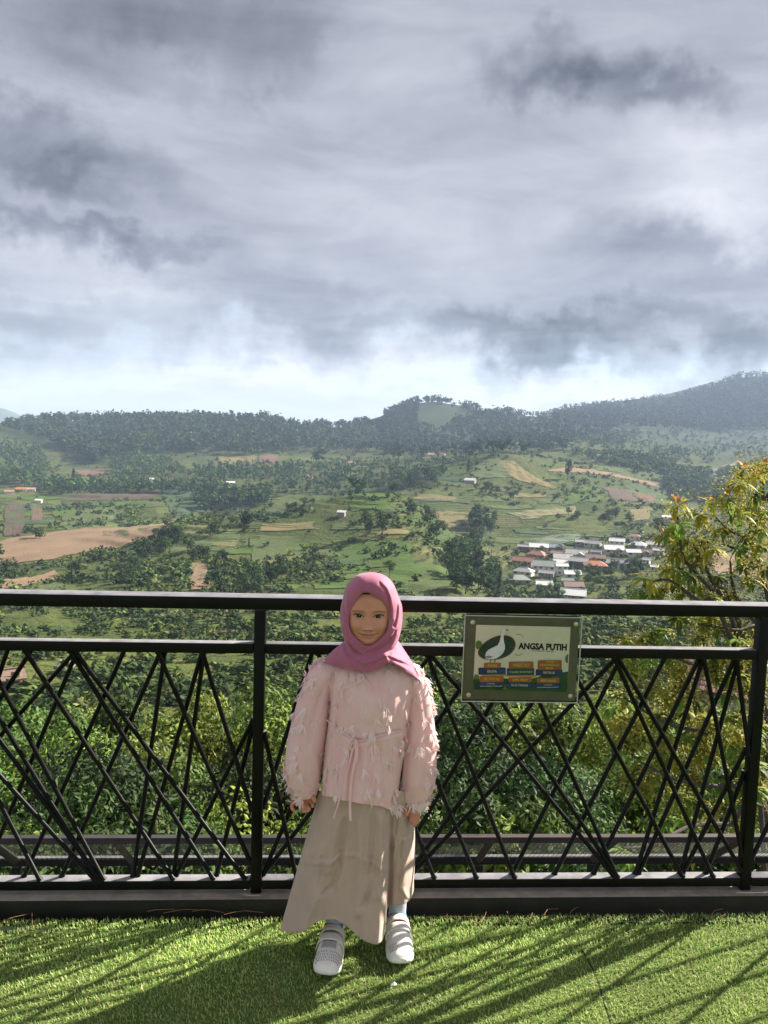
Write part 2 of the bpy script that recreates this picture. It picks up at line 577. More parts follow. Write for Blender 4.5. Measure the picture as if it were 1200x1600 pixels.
def terrain_material():
    m = bpy.data.materials.new('hillside_ground')
    m.use_nodes = True
    t = m.node_tree; t.nodes.clear(); k = NG(t)
    pos = k.n('ShaderNodeNewGeometry').outputs['Position']
    px_, py_, pz_ = k.sep(pos)
    flat = k.comb(px_, py_, 0.0)
    nA = k.noise(flat, 0.011, 5, 0.55)
    nB = k.noise(flat, 0.045, 5, 0.6)
    nC = k.noise(flat, 0.24, 5, 0.65)
    nD = k.noise(flat, 1.1, 4, 0.65)
    # patchwork of small plots
    vo = k.n('ShaderNodeTexVoronoi', Vector=k.vm('ADD', k.vm('MULTIPLY', flat, (1, 0.7, 1)), k.vm('MULTIPLY', k.noise(flat, 0.02, 2, 0.5, 0, 'Color'), (40, 40, 0))), Scale=0.021)
    vr = k.sep(vo.outputs['Color'])
    c = k.mix(k.rng(nA, 0.38, 0.62), (0.053, 0.081, 0.017), (0.083, 0.099, 0.027))
    c = k.mix(k.rng(vr[0], 0.2, 0.9, 0.0, 0.75), c, (0.106, 0.125, 0.034))
    c = k.mix(k.rng(vr[1], 0.80, 0.86, 0.0, 0.45), c, (0.117, 0.095, 0.045))
    c = k.mix(k.rng(vr[2], 0.72, 0.82, 0.0, 0.6), c, (0.043, 0.069, 0.020))
    c = k.mix(k.rng(nB, 0.50, 0.66, 0, 0.8), c, (0.030, 0.047, 0.013))
    c = k.mix(k.rng(nC, 0.52, 0.70, 0, 0.65), c, (0.032, 0.051, 0.014))
    c = k.mix(k.rng(nD, 0.30, 0.70, 0.25, 0.0), c, (0.137, 0.146, 0.044))
    # crop rows along the contour
    row = k.m('FRACT', k.m('MULTIPLY', k.m('ADD', pz_, k.m('MULTIPLY', nC, 1.2)), 0.85))
    rowm = k.m('MULTIPLY', k.rng(row, 0.55, 0.75, 0, 1, True), k.rng(vr[1], 0.25, 0.4, 0.15, 0.85))
    c = k.mix(rowm, c, (0.026, 0.042, 0.011))
    # wooded ground of the far hills
    dist = k.vm('LENGTH', flat)
    fw_ = k.m('MULTIPLY', k.rng(dist, 1250, 1900, 0, 1, True), k.rng(k.noise(flat, 0.0045, 4, 0.6), 0.36, 0.50, 0.78, 0.97, True))
    c = k.mix(fw_, c, k.mix(nB, (0.022, 0.040, 0.016), (0.040, 0.062, 0.022)))
    b = k.n('ShaderNodeBsdfPrincipled', Roughness=0.95)
    b.inputs['Specular IOR Level'].default_value = 0.1
    k.set(b, 'Base Color', c)
    bh = k.m('ADD', k.m('MULTIPLY', nC, 2.2), k.m('MULTIPLY', nD, 0.7))
    bn = k.n('ShaderNodeBump', Strength=0.9, Distance=1.0, Height=bh)
    t.links.new(bn.outputs[0], b.inputs['Normal'])
    o = k.n('ShaderNodeOutputMaterial')
    t.links.new(b.outputs[0], o.inputs[0])
    return m


_V = np.stack([_XG, _YG, _ZG], -1).reshape(-1, 3)
_i, _j = np.meshgrid(np.arange(N_A - 1), np.arange(N_R - 1), indexing='ij')
_a = (_i * N_R + _j).ravel()
_F = np.stack([_a, _a + N_R, _a + N_R + 1, _a + 1], -1)
ter = mesh('terrain', _V, _F, terrain_material(), None, True)
tag(ter, 'green terraced valley and forested hills rolling away beyond the railing', 'terrain', kind='structure')

# ---- cultivated plots lying on the hillsides
def field_mat(name, c1, c2, period=2.2, rows=0.6):
    if name in MATS:
        return MATS[name]
    m = bpy.data.materials.new(name)
    m.use_nodes = True
    t = m.node_tree; t.nodes.clear(); k = NG(t)
    uv = k.n('ShaderNodeAttribute', _attribute_name='plot').outputs['Vector']
    u, v, _ = k.sep(uv)
    pos = k.n('ShaderNodeNewGeometry').outputs['Position']
    nz = k.noise(pos, 0.12, 5, 0.65)
    nf = k.noise(pos, 0.9, 4, 0.7)
    w = k.m('SINE', k.m('ADD', k.m('MULTIPLY', v, 6.283 / period), k.m('MULTIPLY', nz, 3.0)))
    f = k.m('ADD', k.m('MULTIPLY', k.rng(w, -0.2, 0.6, 0, 1), rows), k.m('MULTIPLY', k.rng(nz, 0.3, 0.7), 1.0 - rows))
    c = k.mix(f, c1, c2)
    c = k.mix(k.rng(nf, 0.5, 0.72, 0, 0.6), c, (0.06, 0.09, 0.025))
    c = k.mix(k.rng(k.noise(pos, 0.05, 4, 0.6), 0.5, 0.7, 0, 0.5), c, tuple(0.65 * x + 0.02 for x in c1))
    b = k.n('ShaderNodeBsdfPrincipled', Roughness=0.95)
    b.inputs['Specular IOR Level'].default_value = 0.1
    k.set(b, 'Base Color', c)
    bn = k.n('ShaderNodeBump', Strength=0.7, Distance=0.5, Height=k.m('ADD', k.m('MULTIPLY', w, 0.5), nf))
    t.links.new(bn.outputs[0], b.inputs['Normal'])
    o = k.n('ShaderNodeOutputMaterial')
    t.links.new(b.outputs[0], o.inputs[0])
    MATS[name] = m
    return m


FM = {
    'soil': ((0.255, 0.174, 0.111), (0.2, 0.132, 0.085)), 'dark': ((0.115, 0.080, 0.060), (0.090, 0.065, 0.050)),
    'red': ((0.185, 0.105, 0.078), (0.145, 0.085, 0.065)), 'dry': ((0.238, 0.209, 0.122), (0.173, 0.173, 0.072)),
    'bright': ((0.086, 0.143, 0.03), (0.04, 0.066, 0.014)), 'pale': ((0.113, 0.144, 0.054), (0.052, 0.067, 0.025)),
    'blue': ((0.077, 0.121, 0.063), (0.035, 0.056, 0.029)), 'tan': ((0.211, 0.172, 0.082), (0.16, 0.136, 0.055)),
    'grey': ((0.21, 0.20, 0.18), (0.15, 0.16, 0.12)), 'net': ((0.168, 0.203, 0.154), (0.133, 0.175, 0.112)),
}
FIELDS = [  # corners in the photograph, clockwise; kind; label
    ([(0, 846), (272, 816), (272, 829), (0, 888)], 'soil', 'long strip of bare brown soil across the left hillside'),
    ([(0, 908), (85, 893), (105, 903), (0, 924)], 'soil', 'brown dirt patch just above the railing at the left edge'),
    ([(8, 790), (42, 789), (35, 838), (4, 838)], 'dark', 'dark ploughed plot at the far left of the valley'),
    ([(50, 793), (67, 793), (66, 814), (48, 814)], 'red', 'small red soil plot at the far left'),
    ([(96, 775), (246, 768), (244, 780), (96, 786)], 'dark', 'long reddish dark plot below the left tree belt'),
    ([(252, 766), (300, 763), (326, 800), (272, 805)], 'blue', 'grey green sloping plot left of centre'),
    ([(294, 882), (321, 880), (331, 923), (298, 924)], 'soil', 'brown terraced plot among bushes above the railing'),
    ([(458, 787), (540, 776), (540, 784), (466, 796)], 'dry', 'pale dry crop strip on the crest of the near hill'),
    ([(546, 776), (606, 772), (610, 800), (552, 800)], 'bright', 'bright green plot on the crest of the near hill'),
    ([(340, 714), (400, 712), (396, 730), (344, 734)], 'tan', 'pinkish clearing below the forested ridge'),
    ([(404, 713), (436, 712), (434, 726), (408, 727)], 'red', 'red soil clearing below the forested ridge'),
    ([(118, 736), (162, 733), (166, 742), (122, 744)], 'red', 'small reddish clearing under the left ridge'),
    ([(280, 822), (376, 812), (372, 862), (270, 866)], 'pale', 'pale green plot on the left shoulder of the near hill'),
    ([(398, 803), (458, 793), (460, 808), (402, 814)], 'blue', 'bluish green vegetable rows on the near hill crest'),
    ([(100, 800), (190, 790), (195, 822), (100, 832)], 'pale', 'pale plot above the long brown strip at left'),
    ([(60, 905), (150, 930), (130, 945), (40, 935)], 'pale', 'light green verge behind the left top rail'),
    ([(395, 850), (470, 840), (470, 880), (400, 890)], 'pale', 'grassy terrace in the middle of the near hill'),
    ([(520, 850), (640, 850), (650, 885), (530, 890)], 'bright', 'bright green terraces behind the hooded head'),
    ([(560, 895), (700, 890), (730, 925), (570, 935)], 'bright', 'bright green slope just above the top rail by the girl'),
    ([(640, 905), (740, 905), (765, 932), (650, 936)], 'pale', 'light green terrace right of the girl above the rail'),
    ([(776, 722), (804, 722), (872, 766), (800, 748)], 'tan', 'tan bare wedge on the second hill'),
    ([(740, 722), (776, 712), (800, 745), (735, 752)], 'pale', 'smooth pale green crown of the second hill'),
    ([(640, 782), (800, 772), (830, 790), (650, 802)], 'pale', 'pale green terraces at the foot of the second hill'),
    ([(800, 803), (900, 791), (896, 804), (812, 816)], 'dry', 'dry yellow plot on the second hill'),
    ([(942, 762), (986, 768), (1000, 785), (962, 784)], 'dark', 'brown ploughed plot on the right of the second hill'),
    ([(988, 768), (1027, 771), (1020, 787), (1002, 785)], 'red', 'reddish ploughed plot on the right of the second hill'),
    ([(984, 797), (1022, 795), (1012, 813), (986, 815)], 'tan', 'tan plot above the village at right'),
    ([(872, 731), (1030, 755), (1026, 762), (868, 738)], 'soil', 'narrow brown strip running down the second hill'),
    ([(820, 846), (904, 833), (906, 848), (822, 853)], 'net', 'pale plot under netting above the village'),
    ([(1098, 736), (1152, 722), (1156, 731), (1108, 746)], 'grey', 'grey bare plot on the far right hillside'),
    ([(900, 760), (935, 762), (945, 785), (880, 790)], 'bright', 'green plot between brown plots on the second hill'),
    ([(1110, 868), (1200, 860), (1200, 903), (1120, 900)], 'soil', 'brown field seen behind the leafy branches at right'),
    ([(700, 820), (760, 812), (770, 835), (720, 845)], 'pale', 'light plot beside the dark ravine'),
]
_fr2 = random.Random(21)
for (x0, x1, ya, yb, dy_, sl_, lab) in ((400, 690, 812, 925, 13, -0.04, 'narrow crop strip among the terraces of the near hill'), (650, 900, 742, 838, 10, 0.05, 'narrow crop strip on the slopes of the second hill'),
                                       (180, 380, 842, 920, 14, -0.12, 'narrow crop strip on the left slope below the brown field'), (0, 300, 780, 838, 11, -0.05, 'small crop strip on the left valley floor'), (900, 1060, 705, 760, 8, 0.14, 'small crop strip on the right-hand hillside')):
    yy_ = ya
    while yy_ < yb:
        xx_ = x0 + _fr2.uniform(0, 50)
        while xx_ < x1:
            w_ = _fr2.uniform(35, 85)
            if _fr2.random() < .62:
                y_ = yy_ + sl_ * (xx_ - x0) + _fr2.uniform(-3, 3); h_ = dy_ * _fr2.uniform(.45, .85); k_ = sl_ * w_ + _fr2.uniform(-3, 3)
                FIELDS.append(([(xx_, y_), (xx_ + w_, y_ + k_), (xx_ + w_ + _fr2.uniform(-6, 6), y_ + k_ + h_), (xx_ + _fr2.uniform(-6, 6), y_ + h_)], _fr2.choice(('pale', 'bright', 'pale', 'blue', 'bright', 'pale', 'blue', 'bright', 'tan', 'pale')), lab))
            xx_ += w_ + _fr2.uniform(6, 40)
        yy_ += dy_
NBIG = 33
for fi, (q, kd, lab) in enumerate(FIELDS):
    P4 = [hit(*c) for c in q]
    if any(p is None for p in P4):
        continue
    n = 54 if fi < NBIG else 22
    uu, vv = np.meshgrid(np.linspace(0, 1, n), np.linspace(0, 1, n))
    wob = lambda s: 0.09 * (vnoise(uu * 3 + s, vv * 3, fi) - 0.5) + 0.07 * (vnoise(uu * 9 + s, vv * 9, fi + 50) - 0.5)
    u2, v2 = uu + wob(3), vv + wob(17)
    X = (P4[0].x * (1 - u2) + P4[1].x * u2) * (1 - v2) + (P4[3].x * (1 - u2) + P4[2].x * u2) * v2
    Y = (P4[0].y * (1 - u2) + P4[1].y * u2) * (1 - v2) + (P4[3].y * (1 - u2) + P4[2].y * u2) * v2
    if max((a_ - b_).length for a_, b_ in zip(P4, P4[1:] + P4[:1])) > 260:
        continue
    Z = height(X, Y) + 0.18 + 0.0005 * np.hypot(X, Y)
    V = np.stack([X, Y, Z], -1).reshape(-1, 3)
    ii, jj = np.meshgrid(np.arange(n - 1), np.arange(n - 1), indexing='ij')
    a = (ii * n + jj).ravel()
    F = np.stack([a, a + 1, a + n + 1, a + n], -1)
    sz = ((P4[0] - P4[3]).length + (P4[1] - P4[2]).length) / 2
    o = mesh('field', V, F, field_mat('plot_' + kd, *FM[kd]), None, True)
    at = o.data.attributes.new('plot', 'FLOAT_VECTOR', 'POINT')
    at.data.foreach_set('vector', np.stack([uu.ravel() * 40, vv.ravel() * sz, 0 * uu.ravel()], -1).astype(np.float32).ravel())
    tag(o, lab, 'field', 'cultivated plots on the hills', 'structure')

# far blue mountain on the left horizon
mv = []
na, nr = 70, 14
for i in range(na):
    a = R(-50) + R(42) * i / (na - 1)
    for j in range(nr):
        t = j / (nr - 1)
        r = 6300 + 900 * t
        env = math.exp(-((a - azel(-120, 655)[0]) / R(9)) ** 2)
        h = (260 * env + 10) * math.sin(math.pi * min(1, 0.08 + t * 0.92)) * (0.85 + 0.6 * float(fbm(np.array([a * 30]), np.array([t * 2.0]), 4, 5)[0]))
        mv.append((math.sin(a) * r, math.cos(a) * r, h - 20))
mf = [(i * nr + j, (i + 1) * nr + j, (i + 1) * nr + j + 1, i * nr + j + 1) for i in range(na - 1) for j in range(nr - 1)]
o = mesh('mountain', mv, mf, mat('far_mountain', (0.05, 0.085, 0.04), (0.07, 0.1, 0.05), 0.004, 0.95, coord='World'), None, True)
tag(o, 'hazy blue mountain on the far left horizon', 'mountain', kind='structure')
# ================================================================== VILLAGE
def roof_mat(name, c1, c2):
    return mat('roof_' + name, c1, c2, 0.9, 0.7, bump=0.5, bscale=3.0, bdist=0.1, c3=tuple(0.55 * x for x in c1), s3=2.2)


RM = {'grey': roof_mat('grey', (0.44, 0.43, 0.42), (0.32, 0.31, 0.30)), 'white': roof_mat('white', (0.72, 0.71, 0.69), (0.60, 0.59, 0.57)), 'terra': roof_mat('terra', (0.36, 0.16, 0.10), (0.27, 0.13, 0.09)),
      'orange': roof_mat('orange', (0.48, 0.18, 0.085), (0.37, 0.14, 0.07)), 'brown': roof_mat('brown', (0.23, 0.145, 0.11), (0.17, 0.11, 0.085)), 'green': roof_mat('green', (0.27, 0.30, 0.27), (0.20, 0.23, 0.20)),
      'blue': roof_mat('blue', (0.25, 0.29, 0.33), (0.18, 0.21, 0.25)), 'pink': roof_mat('pink', (0.42, 0.27, 0.22), (0.33, 0.20, 0.16))}
WM = {'white': mat('wall_white', (0.62, 0.61, 0.57), (0.52, 0.50, 0.46), 0.8, 0.85), 'cream': mat('wall_cream', (0.50, 0.45, 0.35), (0.42, 0.37, 0.29), 0.8, 0.85), 'grey': mat('wall_grey', (0.30, 0.29, 0.27), (0.23, 0.22, 0.2), 0.8, 0.85),
      'teal': mat('wall_teal', (0.13, 0.33, 0.30), (0.10, 0.26, 0.24), 0.8, 0.85), 'dark': mat('wall_dark', (0.10, 0.10, 0.11), (0.15, 0.14, 0.14), 0.8, 0.85), 'pink': mat('wall_pink', (0.50, 0.34, 0.28), (0.42, 0.28, 0.24), 0.8, 0.85)}
M_WIN = mat('window_dark', (0.02, 0.024, 0.03), rough=0.15)
M_FRM = mat('window_frame_paint', (0.45, 0.42, 0.38), rough=0.6)
M_DOOR = mat('door_wood', (0.14, 0.075, 0.04), (0.10, 0.055, 0.03), 3, 0.6)


def house(base, w, d, h, rz, roof, wall, label, group=None, storeys=1, hip=False, cross=False, parts=True):
    e = empty('house', base, rz, label, 'house', group)
    H = h * storeys
    mesh('wall', *(lambda m: (m.v, m.f))(MB().box((0, 0, H / 2 - 0.6), (w / 2, d / 2, H / 2 + 0.6))), WM[wall], e)
    ov, th, rh = 0.55, 0.16, d * 0.26
    x, y = w / 2 + ov, d / 2 + ov
    drop = rh * ov / (d / 2)
    xr = x - (d / 2 if hip else 0)
    top = [(-xr, 0, H + rh), (xr, 0, H + rh)]
    ev = [(-x, -y, H - drop), (x, -y, H - drop), (x, y, H - drop), (-x, y, H - drop)]
    V = top + ev + [(a, b, c - th) for a, b, c in top + ev]
    F = [(2, 3, 1, 0), (4, 5, 0, 1), (0, 5, 2), (3, 4, 1), (8, 6, 7, 9), (10, 7, 6, 11), (2, 8, 9, 3), (4, 10, 11, 5), (5, 11, 8, 2), (3, 9, 10, 4)]
    if not hip:
        F[2] = (0, 5, 11, 6); F[3] = (0, 6, 8, 2)
        F = F[:4] + [(1, 3, 9, 7), (1, 7, 10, 4)] + F[4:8]
        gab = mesh('gable', [(-w / 2, -d / 2, H), (-w / 2, d / 2, H), (-w / 2, 0, H + rh - th), (w / 2, -d / 2, H), (w / 2, d / 2, H), (w / 2, 0, H + rh - th)], [(0, 2, 1), (3, 4, 5), (0, 3, 5, 2), (1, 2, 5, 4)], WM[wall], e)
    rf = mesh('roof', V, F, RM[roof], e)
    if parts:
        mesh('ridge_cap', *(lambda m: (m.v, m.f))(MB().box((0, 0, H + rh + 0.05), (xr + 0.02, 0.14, 0.09))), RM[roof], rf)
    if not parts:
        return e
    if cross:   # small front gable porch
        pw, pd = w * 0.22, 1.6
        ph = H * 0.86
        mesh('porch_roof', [(-pw + w * .2, -d / 2 - pd, ph), (pw + w * .2, -d / 2 - pd, ph), (w * .2, -d / 2 - pd, ph + pw * .6), (-pw + w * .2, 0, ph), (pw + w * .2, 0, ph), (w * .2, 0, ph + pw * .6)],
             [(0, 2, 5, 3), (1, 4, 5, 2), (0, 1, 2), (0, 3, 4, 1)], RM[roof], e)
        for sx in (-1, 1):
            MB().box((w * .2 + sx * pw * .85, -d / 2 - pd + .15, ph / 2 - .2), (.09, .09, ph / 2 + .2)).build('porch_post', WM['white'], e)
    n = max(2, int(w / 3.2))
    for st in range(storeys):
        for i in range(n):
            cx = -w / 2 + w * (i + 0.5) / n
            if st == 0 and i == n // 2:
                MB().box((cx, -d / 2 - .03, 1.05), (.45, .05, 1.05)).build('door', M_DOOR, e)
                continue
            wn = MB().box((cx, -d / 2 - .03, st * h + h * .55), (w / n * .27, .05, h * .2)).build('window', M_FRM, e)
            MB().box((cx, -d / 2 - .075, st * h + h * .55), (w / n * .23, .012, h * .165)).build('pane', M_WIN, wn)
    return e


VIL = [  # x, y, width in the enlarged view; roof, wall, storeys, hip, porch; label
    (160, 128, 60, 'grey', 'dark', 1, 0, 0, 'small dark house at the upper left corner of the village'),
    (262, 130, 105, 'white', 'cream', 1, 0, 1, 'cream house with bright gabled roof at the upper left of the village'),
    (372, 132, 92, 'blue', 'dark', 1, 0, 0, 'blue grey roofed house with dark front at the top of the village'),
    (252, 186, 108, 'terra', 'pink', 1, 1, 0, 'terracotta hipped roof house below the bright gabled house'),
    (166, 228, 118, 'terra', 'pink', 1, 0, 0, 'long terracotta roof house at the left edge of the village'),
    (162, 298, 112, 'grey', 'white', 1, 1, 0, 'white house with dull grey hipped roof at the left edge'),
    (300, 262, 128, 'green', 'white', 1, 0, 0, 'long greenish roof over a white wall left of the village centre'),
    (396, 178, 78, 'pink', 'cream', 1, 0, 0, 'low pinkish roof between two grey roofs near the village top'),
    (424, 206, 105, 'grey', 'grey', 1, 0, 0, 'plain grey roof behind the white gabled house'),
    (420, 240, 96, 'white', 'white', 1, 0, 1, 'white gabled house in the middle of the village'),
    (414, 292, 66, 'white', 'white', 2, 0, 0, 'narrow white two storey house in the village centre'),
    (486, 318, 90, 'white', 'white', 1, 0, 0, 'white house with pale flat pitched roof at the village front'),
    (320, 310, 88, 'grey', 'grey', 1, 0, 0, 'grey shed roof in front of the long greenish roof'),
    (520, 178, 118, 'grey', 'cream', 1, 0, 1, 'wide grey gabled house above the village centre'),
    (536, 230, 102, 'grey', 'dark', 1, 0, 0, 'grey roofed house with dark wall beside the orange roof'),
    (642, 262, 126, 'orange', 'teal', 1, 1, 0, 'orange tiled roof over a turquoise wall'),
    (642, 206, 105, 'brown', 'cream', 1, 0, 0, 'brownish roof directly behind the orange tiled roof'),
    (628, 110, 92, 'grey', 'cream', 1, 0, 0, 'grey roof among trees at the top of the village'),
    (542, 98, 58, 'grey', 'grey', 1, 0, 0, 'small grey hut at the very top of the village'),
    (650, 166, 56, 'blue', 'grey', 1, 0, 0, 'small bluish roof half hidden by trees behind the brownish roof'),
    (786, 122, 82, 'white', 'white', 2, 0, 0, 'tall white two storey house at the upper right of the village'),
    (762, 156, 105, 'white', 'cream', 1, 0, 1, 'pale roofed house in front of the tall white house'),
    (926, 120, 92, 'white', 'cream', 1, 1, 0, 'pale hipped roof house at the upper right edge'),
    (906, 66, 56, 'terra', 'white', 1, 1, 0, 'small house with brown red roof standing highest in the village'),
    (1030, 118, 78, 'grey', 'white', 1, 0, 0, 'grey roof at the right edge below the highest house'),
    (892, 168, 78, 'white', 'white', 1, 0, 0, 'low white house right of the pale roofed house'),
    (970, 166, 76, 'brown', 'cream', 1, 0, 1, 'brown gabled house at the right side of the village'),
    (1070, 158, 58, 'white', 'white', 1, 0, 0, 'white hut at the far right of the village'),
    (798, 246, 118, 'grey', 'white', 1, 0, 0, 'long pale grey roofed house with white columns at right'),
    (886, 246, 66, 'white', 'grey', 1, 0, 1, 'white gabled house with dark porch at right'),
    (126, 352, 126, 'green', 'grey', 1, 1, 0, 'grey green hipped roof half sunk in trees at lower left'),
    (298, 390, 90, 'white', 'white', 1, 0, 0, 'bright white roof house at the lower left of the village'),
    (466, 366, 78, 'green', 'grey', 1, 0, 0, 'low greenish shed roof at the lower middle of the village'),
    (492, 408, 108, 'brown', 'grey', 1, 0, 0, 'rusty brown shed roof at the lower middle'),
    (494, 458, 138, 'white', 'grey', 1, 0, 0, 'large pale roof just above the top rail by the sign'),
    (986, 222, 38, 'white', 'white', 1, 0, 0, 'tiny white hut beside the trees at right'),
    (1036, 272, 38, 'white', 'white', 1, 0, 0, 'tiny white hut alone in the trees at far right'),
]
HOUSE_XY = []
for i, (x, y, w, rf, wl, st, hip, po, lab) in enumerate(VIL):
    px, py = 780 + x / 4.286, 830 + y / 4.286
    p = hit(px, py, 250, 900)
    if p is None:
        continue
    r = math.hypot(p.x, p.y)
    wm_ = w / 4.286 / FPX * r
    rz = -math.atan2(p.x, p.y) + random.uniform(-0.35, 0.35)
    house(p, wm_ * 1.12, wm_ * random.uniform(.72, .9), 3.2 if st == 1 else 2.9, rz, rf, wl, lab, 'village houses', st, bool(hip), bool(po))
    HOUSE_XY.append((p.x, p.y, wm_ * .75))
FARH = [(22, 755, 16, 'orange', 'cream', 'orange roofed house among trees at the far left'), (34, 768, 14, 'orange', 'white', 'lower orange roofed house at the far left'), (48, 768, 12, 'pink', 'white', 'pinkish roof right of the far left houses'),
        (14, 772, 12, 'terra', 'white', 'terracotta roof at the left edge of the valley'), (61, 787, 8, 'white', 'white', 'tiny white hut above the long brown strip at left'), (675, 713, 13, 'pink', 'cream', 'pink roofed house left of the second hill crown'),
        (690, 712, 11, 'terra', 'cream', 'red brown roof left of the second hill crown'), (735, 755, 16, 'white', 'grey', 'pale hut alone on the green second hill'), (534, 808, 11, 'white', 'grey', 'small pale field shed on the near hill'),
        (360, 758, 12, 'white', 'cream', 'pale roof in the tree belt left of centre'), (240, 752, 10, 'white', 'white', 'tiny pale roof in the left tree belt'), (548, 726, 14, 'pink', 'cream', 'pale roof on the wooded slope behind the near hill'),
        (481, 748, 16, 'brown', 'cream', 'brown roof among the trees behind the near hill'), (1040, 812, 12, 'white', 'white', 'white hut on the slope right of the tan plot')]
for (px, py, w, rf, wl, lab) in FARH:
    p = hit(px, py, 150, 2500)
    if p is None:
        continue
    r = math.hypot(p.x, p.y)
    wm_ = w / FPX * r
    house(p, wm_, wm_ * .7, 2.6, -math.atan2(p.x, p.y) + random.uniform(-.4, .4), rf, wl, lab, 'scattered houses', 1, False, False, parts=False)
    HOUSE_XY.append((p.x, p.y, wm_ * .8))

# near roof at the right edge, its tiles in rows
p = atR(1178, 1030, 42)
nh = empty('house', (p.x, p.y, p.z - 2.6), R(-38), 'near house with red brown tiled roof behind the right tree', 'house')
MB().box((0, 0, -1.2), (2.6, 2.2, 2.6)).build('wall', WM['cream'], nh)
M_TILE = mat('roof_tile', (0.20, 0.095, 0.07), (0.145, 0.075, 0.058), 2.5, 0.75, bump=0.3, bscale=30, rnd=0.16)
rfp = mesh('roof_deck', [(-3, -2.6, 1.25), (3, -2.6, 1.25), (3, 0, 2.75), (-3, 0, 2.75), (3, 2.6, 1.25), (-3, 2.6, 1.25), (-3, -2.6, 1.1), (3, -2.6, 1.1), (3, 2.6, 1.1), (-3, 2.6, 1.1)],
           [(0, 1, 2, 3), (3, 2, 4, 5), (6, 9, 8, 7), (0, 6, 7, 1), (4, 8, 9, 5), (1, 7, 8, 4, 2), (0, 3, 5, 9, 6)], mat('roof_under', (0.08, 0.05, 0.04), rough=0.9), nh)
tme = None
slope = math.atan2(1.5, 2.6)
for side in (-1, 1):
    for rr_ in range(9):
        for cc in range(12):
            if tme is None:
                tm_ = MB()
                pts = [(-.26, .0), (-.16, .03), (-.05, .045), (.07, .03), (.16, .0), (.26, .012)]
                V = [(a, -.19, b) for a, b in pts] + [(a, .19, b - .02) for a, b in pts] + [(a, -.19, b - .03) for a, b in pts]
                F = [(i, i + 1, i + 7, i + 6) for i in range(5)] + [(i + 12, i + 13, i + 1, i) for i in range(5)]
                tme = bpy.data.meshes.new('roof_tile'); tme.from_pydata(V, [], F); tme.materials.append(M_TILE)
            o = bpy.data.objects.new('roof_tile', tme); COL.objects.link(o); o.parent = rfp
            t = (rr_ + .5) / 9
            o.location = (-2.75 + cc * .5, side * 2.62 * (1 - t), 1.25 + 1.5 * t + .05)
            o.rotation_euler = (slope, 0, 0 if side < 0 else math.pi)
            if side > 0:
                o.rotation_euler = (-slope, 0, 0); o.scale = (1, -1, 1)
p = hit(12, 1075, 40, 300) or atR(12, 1075, 70)
house((p.x, p.y, p.z), 2.6, 2.2, 1.6, R(35), 'brown', 'pink', 'brown roofed hut on the near slope at the left edge', 'scattered houses')
p = hit(106, 1052, 40, 300) or atR(106, 1052, 80)
house((p.x, p.y, p.z), 1.7, 1.3, 1.2, R(-20), 'grey', 'white', 'small white shed on the near slope behind the left bars', 'scattered houses')
# ================================================================== TREES
LEAFMAT = mat('foliage', (1.25, 1.22, 1.1), rough=0.6, attr=True, transl=0.28, spec=0.25, rnd=0.38)
FARMAT = mat('far_foliage', (1, 1, 1), rough=0.8, attr=True, transl=0.12, spec=0.1, rnd=0.35)
BARK = mat('bark', (0.085, 0.065, 0.048), (0.13, 0.105, 0.08), 6, 0.9, bump=0.4)


def leaf_quads(P, Nrm, size, rng, aspect=0.55, fold=0.25, droop=0.0):
    """diamond leaves at P, lying roughly across Nrm; returns V (n*4,3) and F"""
    n = len(P)
    t = rng.normal(size=(n, 3)); t -= (t * Nrm).sum(1, keepdims=True) * Nrm
    t /= np.linalg.norm(t, axis=1, keepdims=True) + 1e-9
    t[:, 2] -= droop; t /= np.linalg.norm(t, axis=1, keepdims=True) + 1e-9
    b = np.cross(Nrm, t); b /= np.linalg.norm(b, axis=1, keepdims=True) + 1e-9
    s = np.asarray(size).reshape(-1, 1) * np.ones((n, 1))
    nn = np.cross(t, b)
    V = np.stack([P - t * s * .5, P + b * s * aspect * .5 - nn * s * fold * .3, P + t * s * .5, P - b * s * aspect * .5 - nn * s * fold * .3], 1).reshape(-1, 3)
    k = np.arange(n)[:, None] * 4
    F = np.concatenate([k + np.array([[0, 1, 2]]), k + np.array([[0, 2, 3]])], 0)
    return V, F


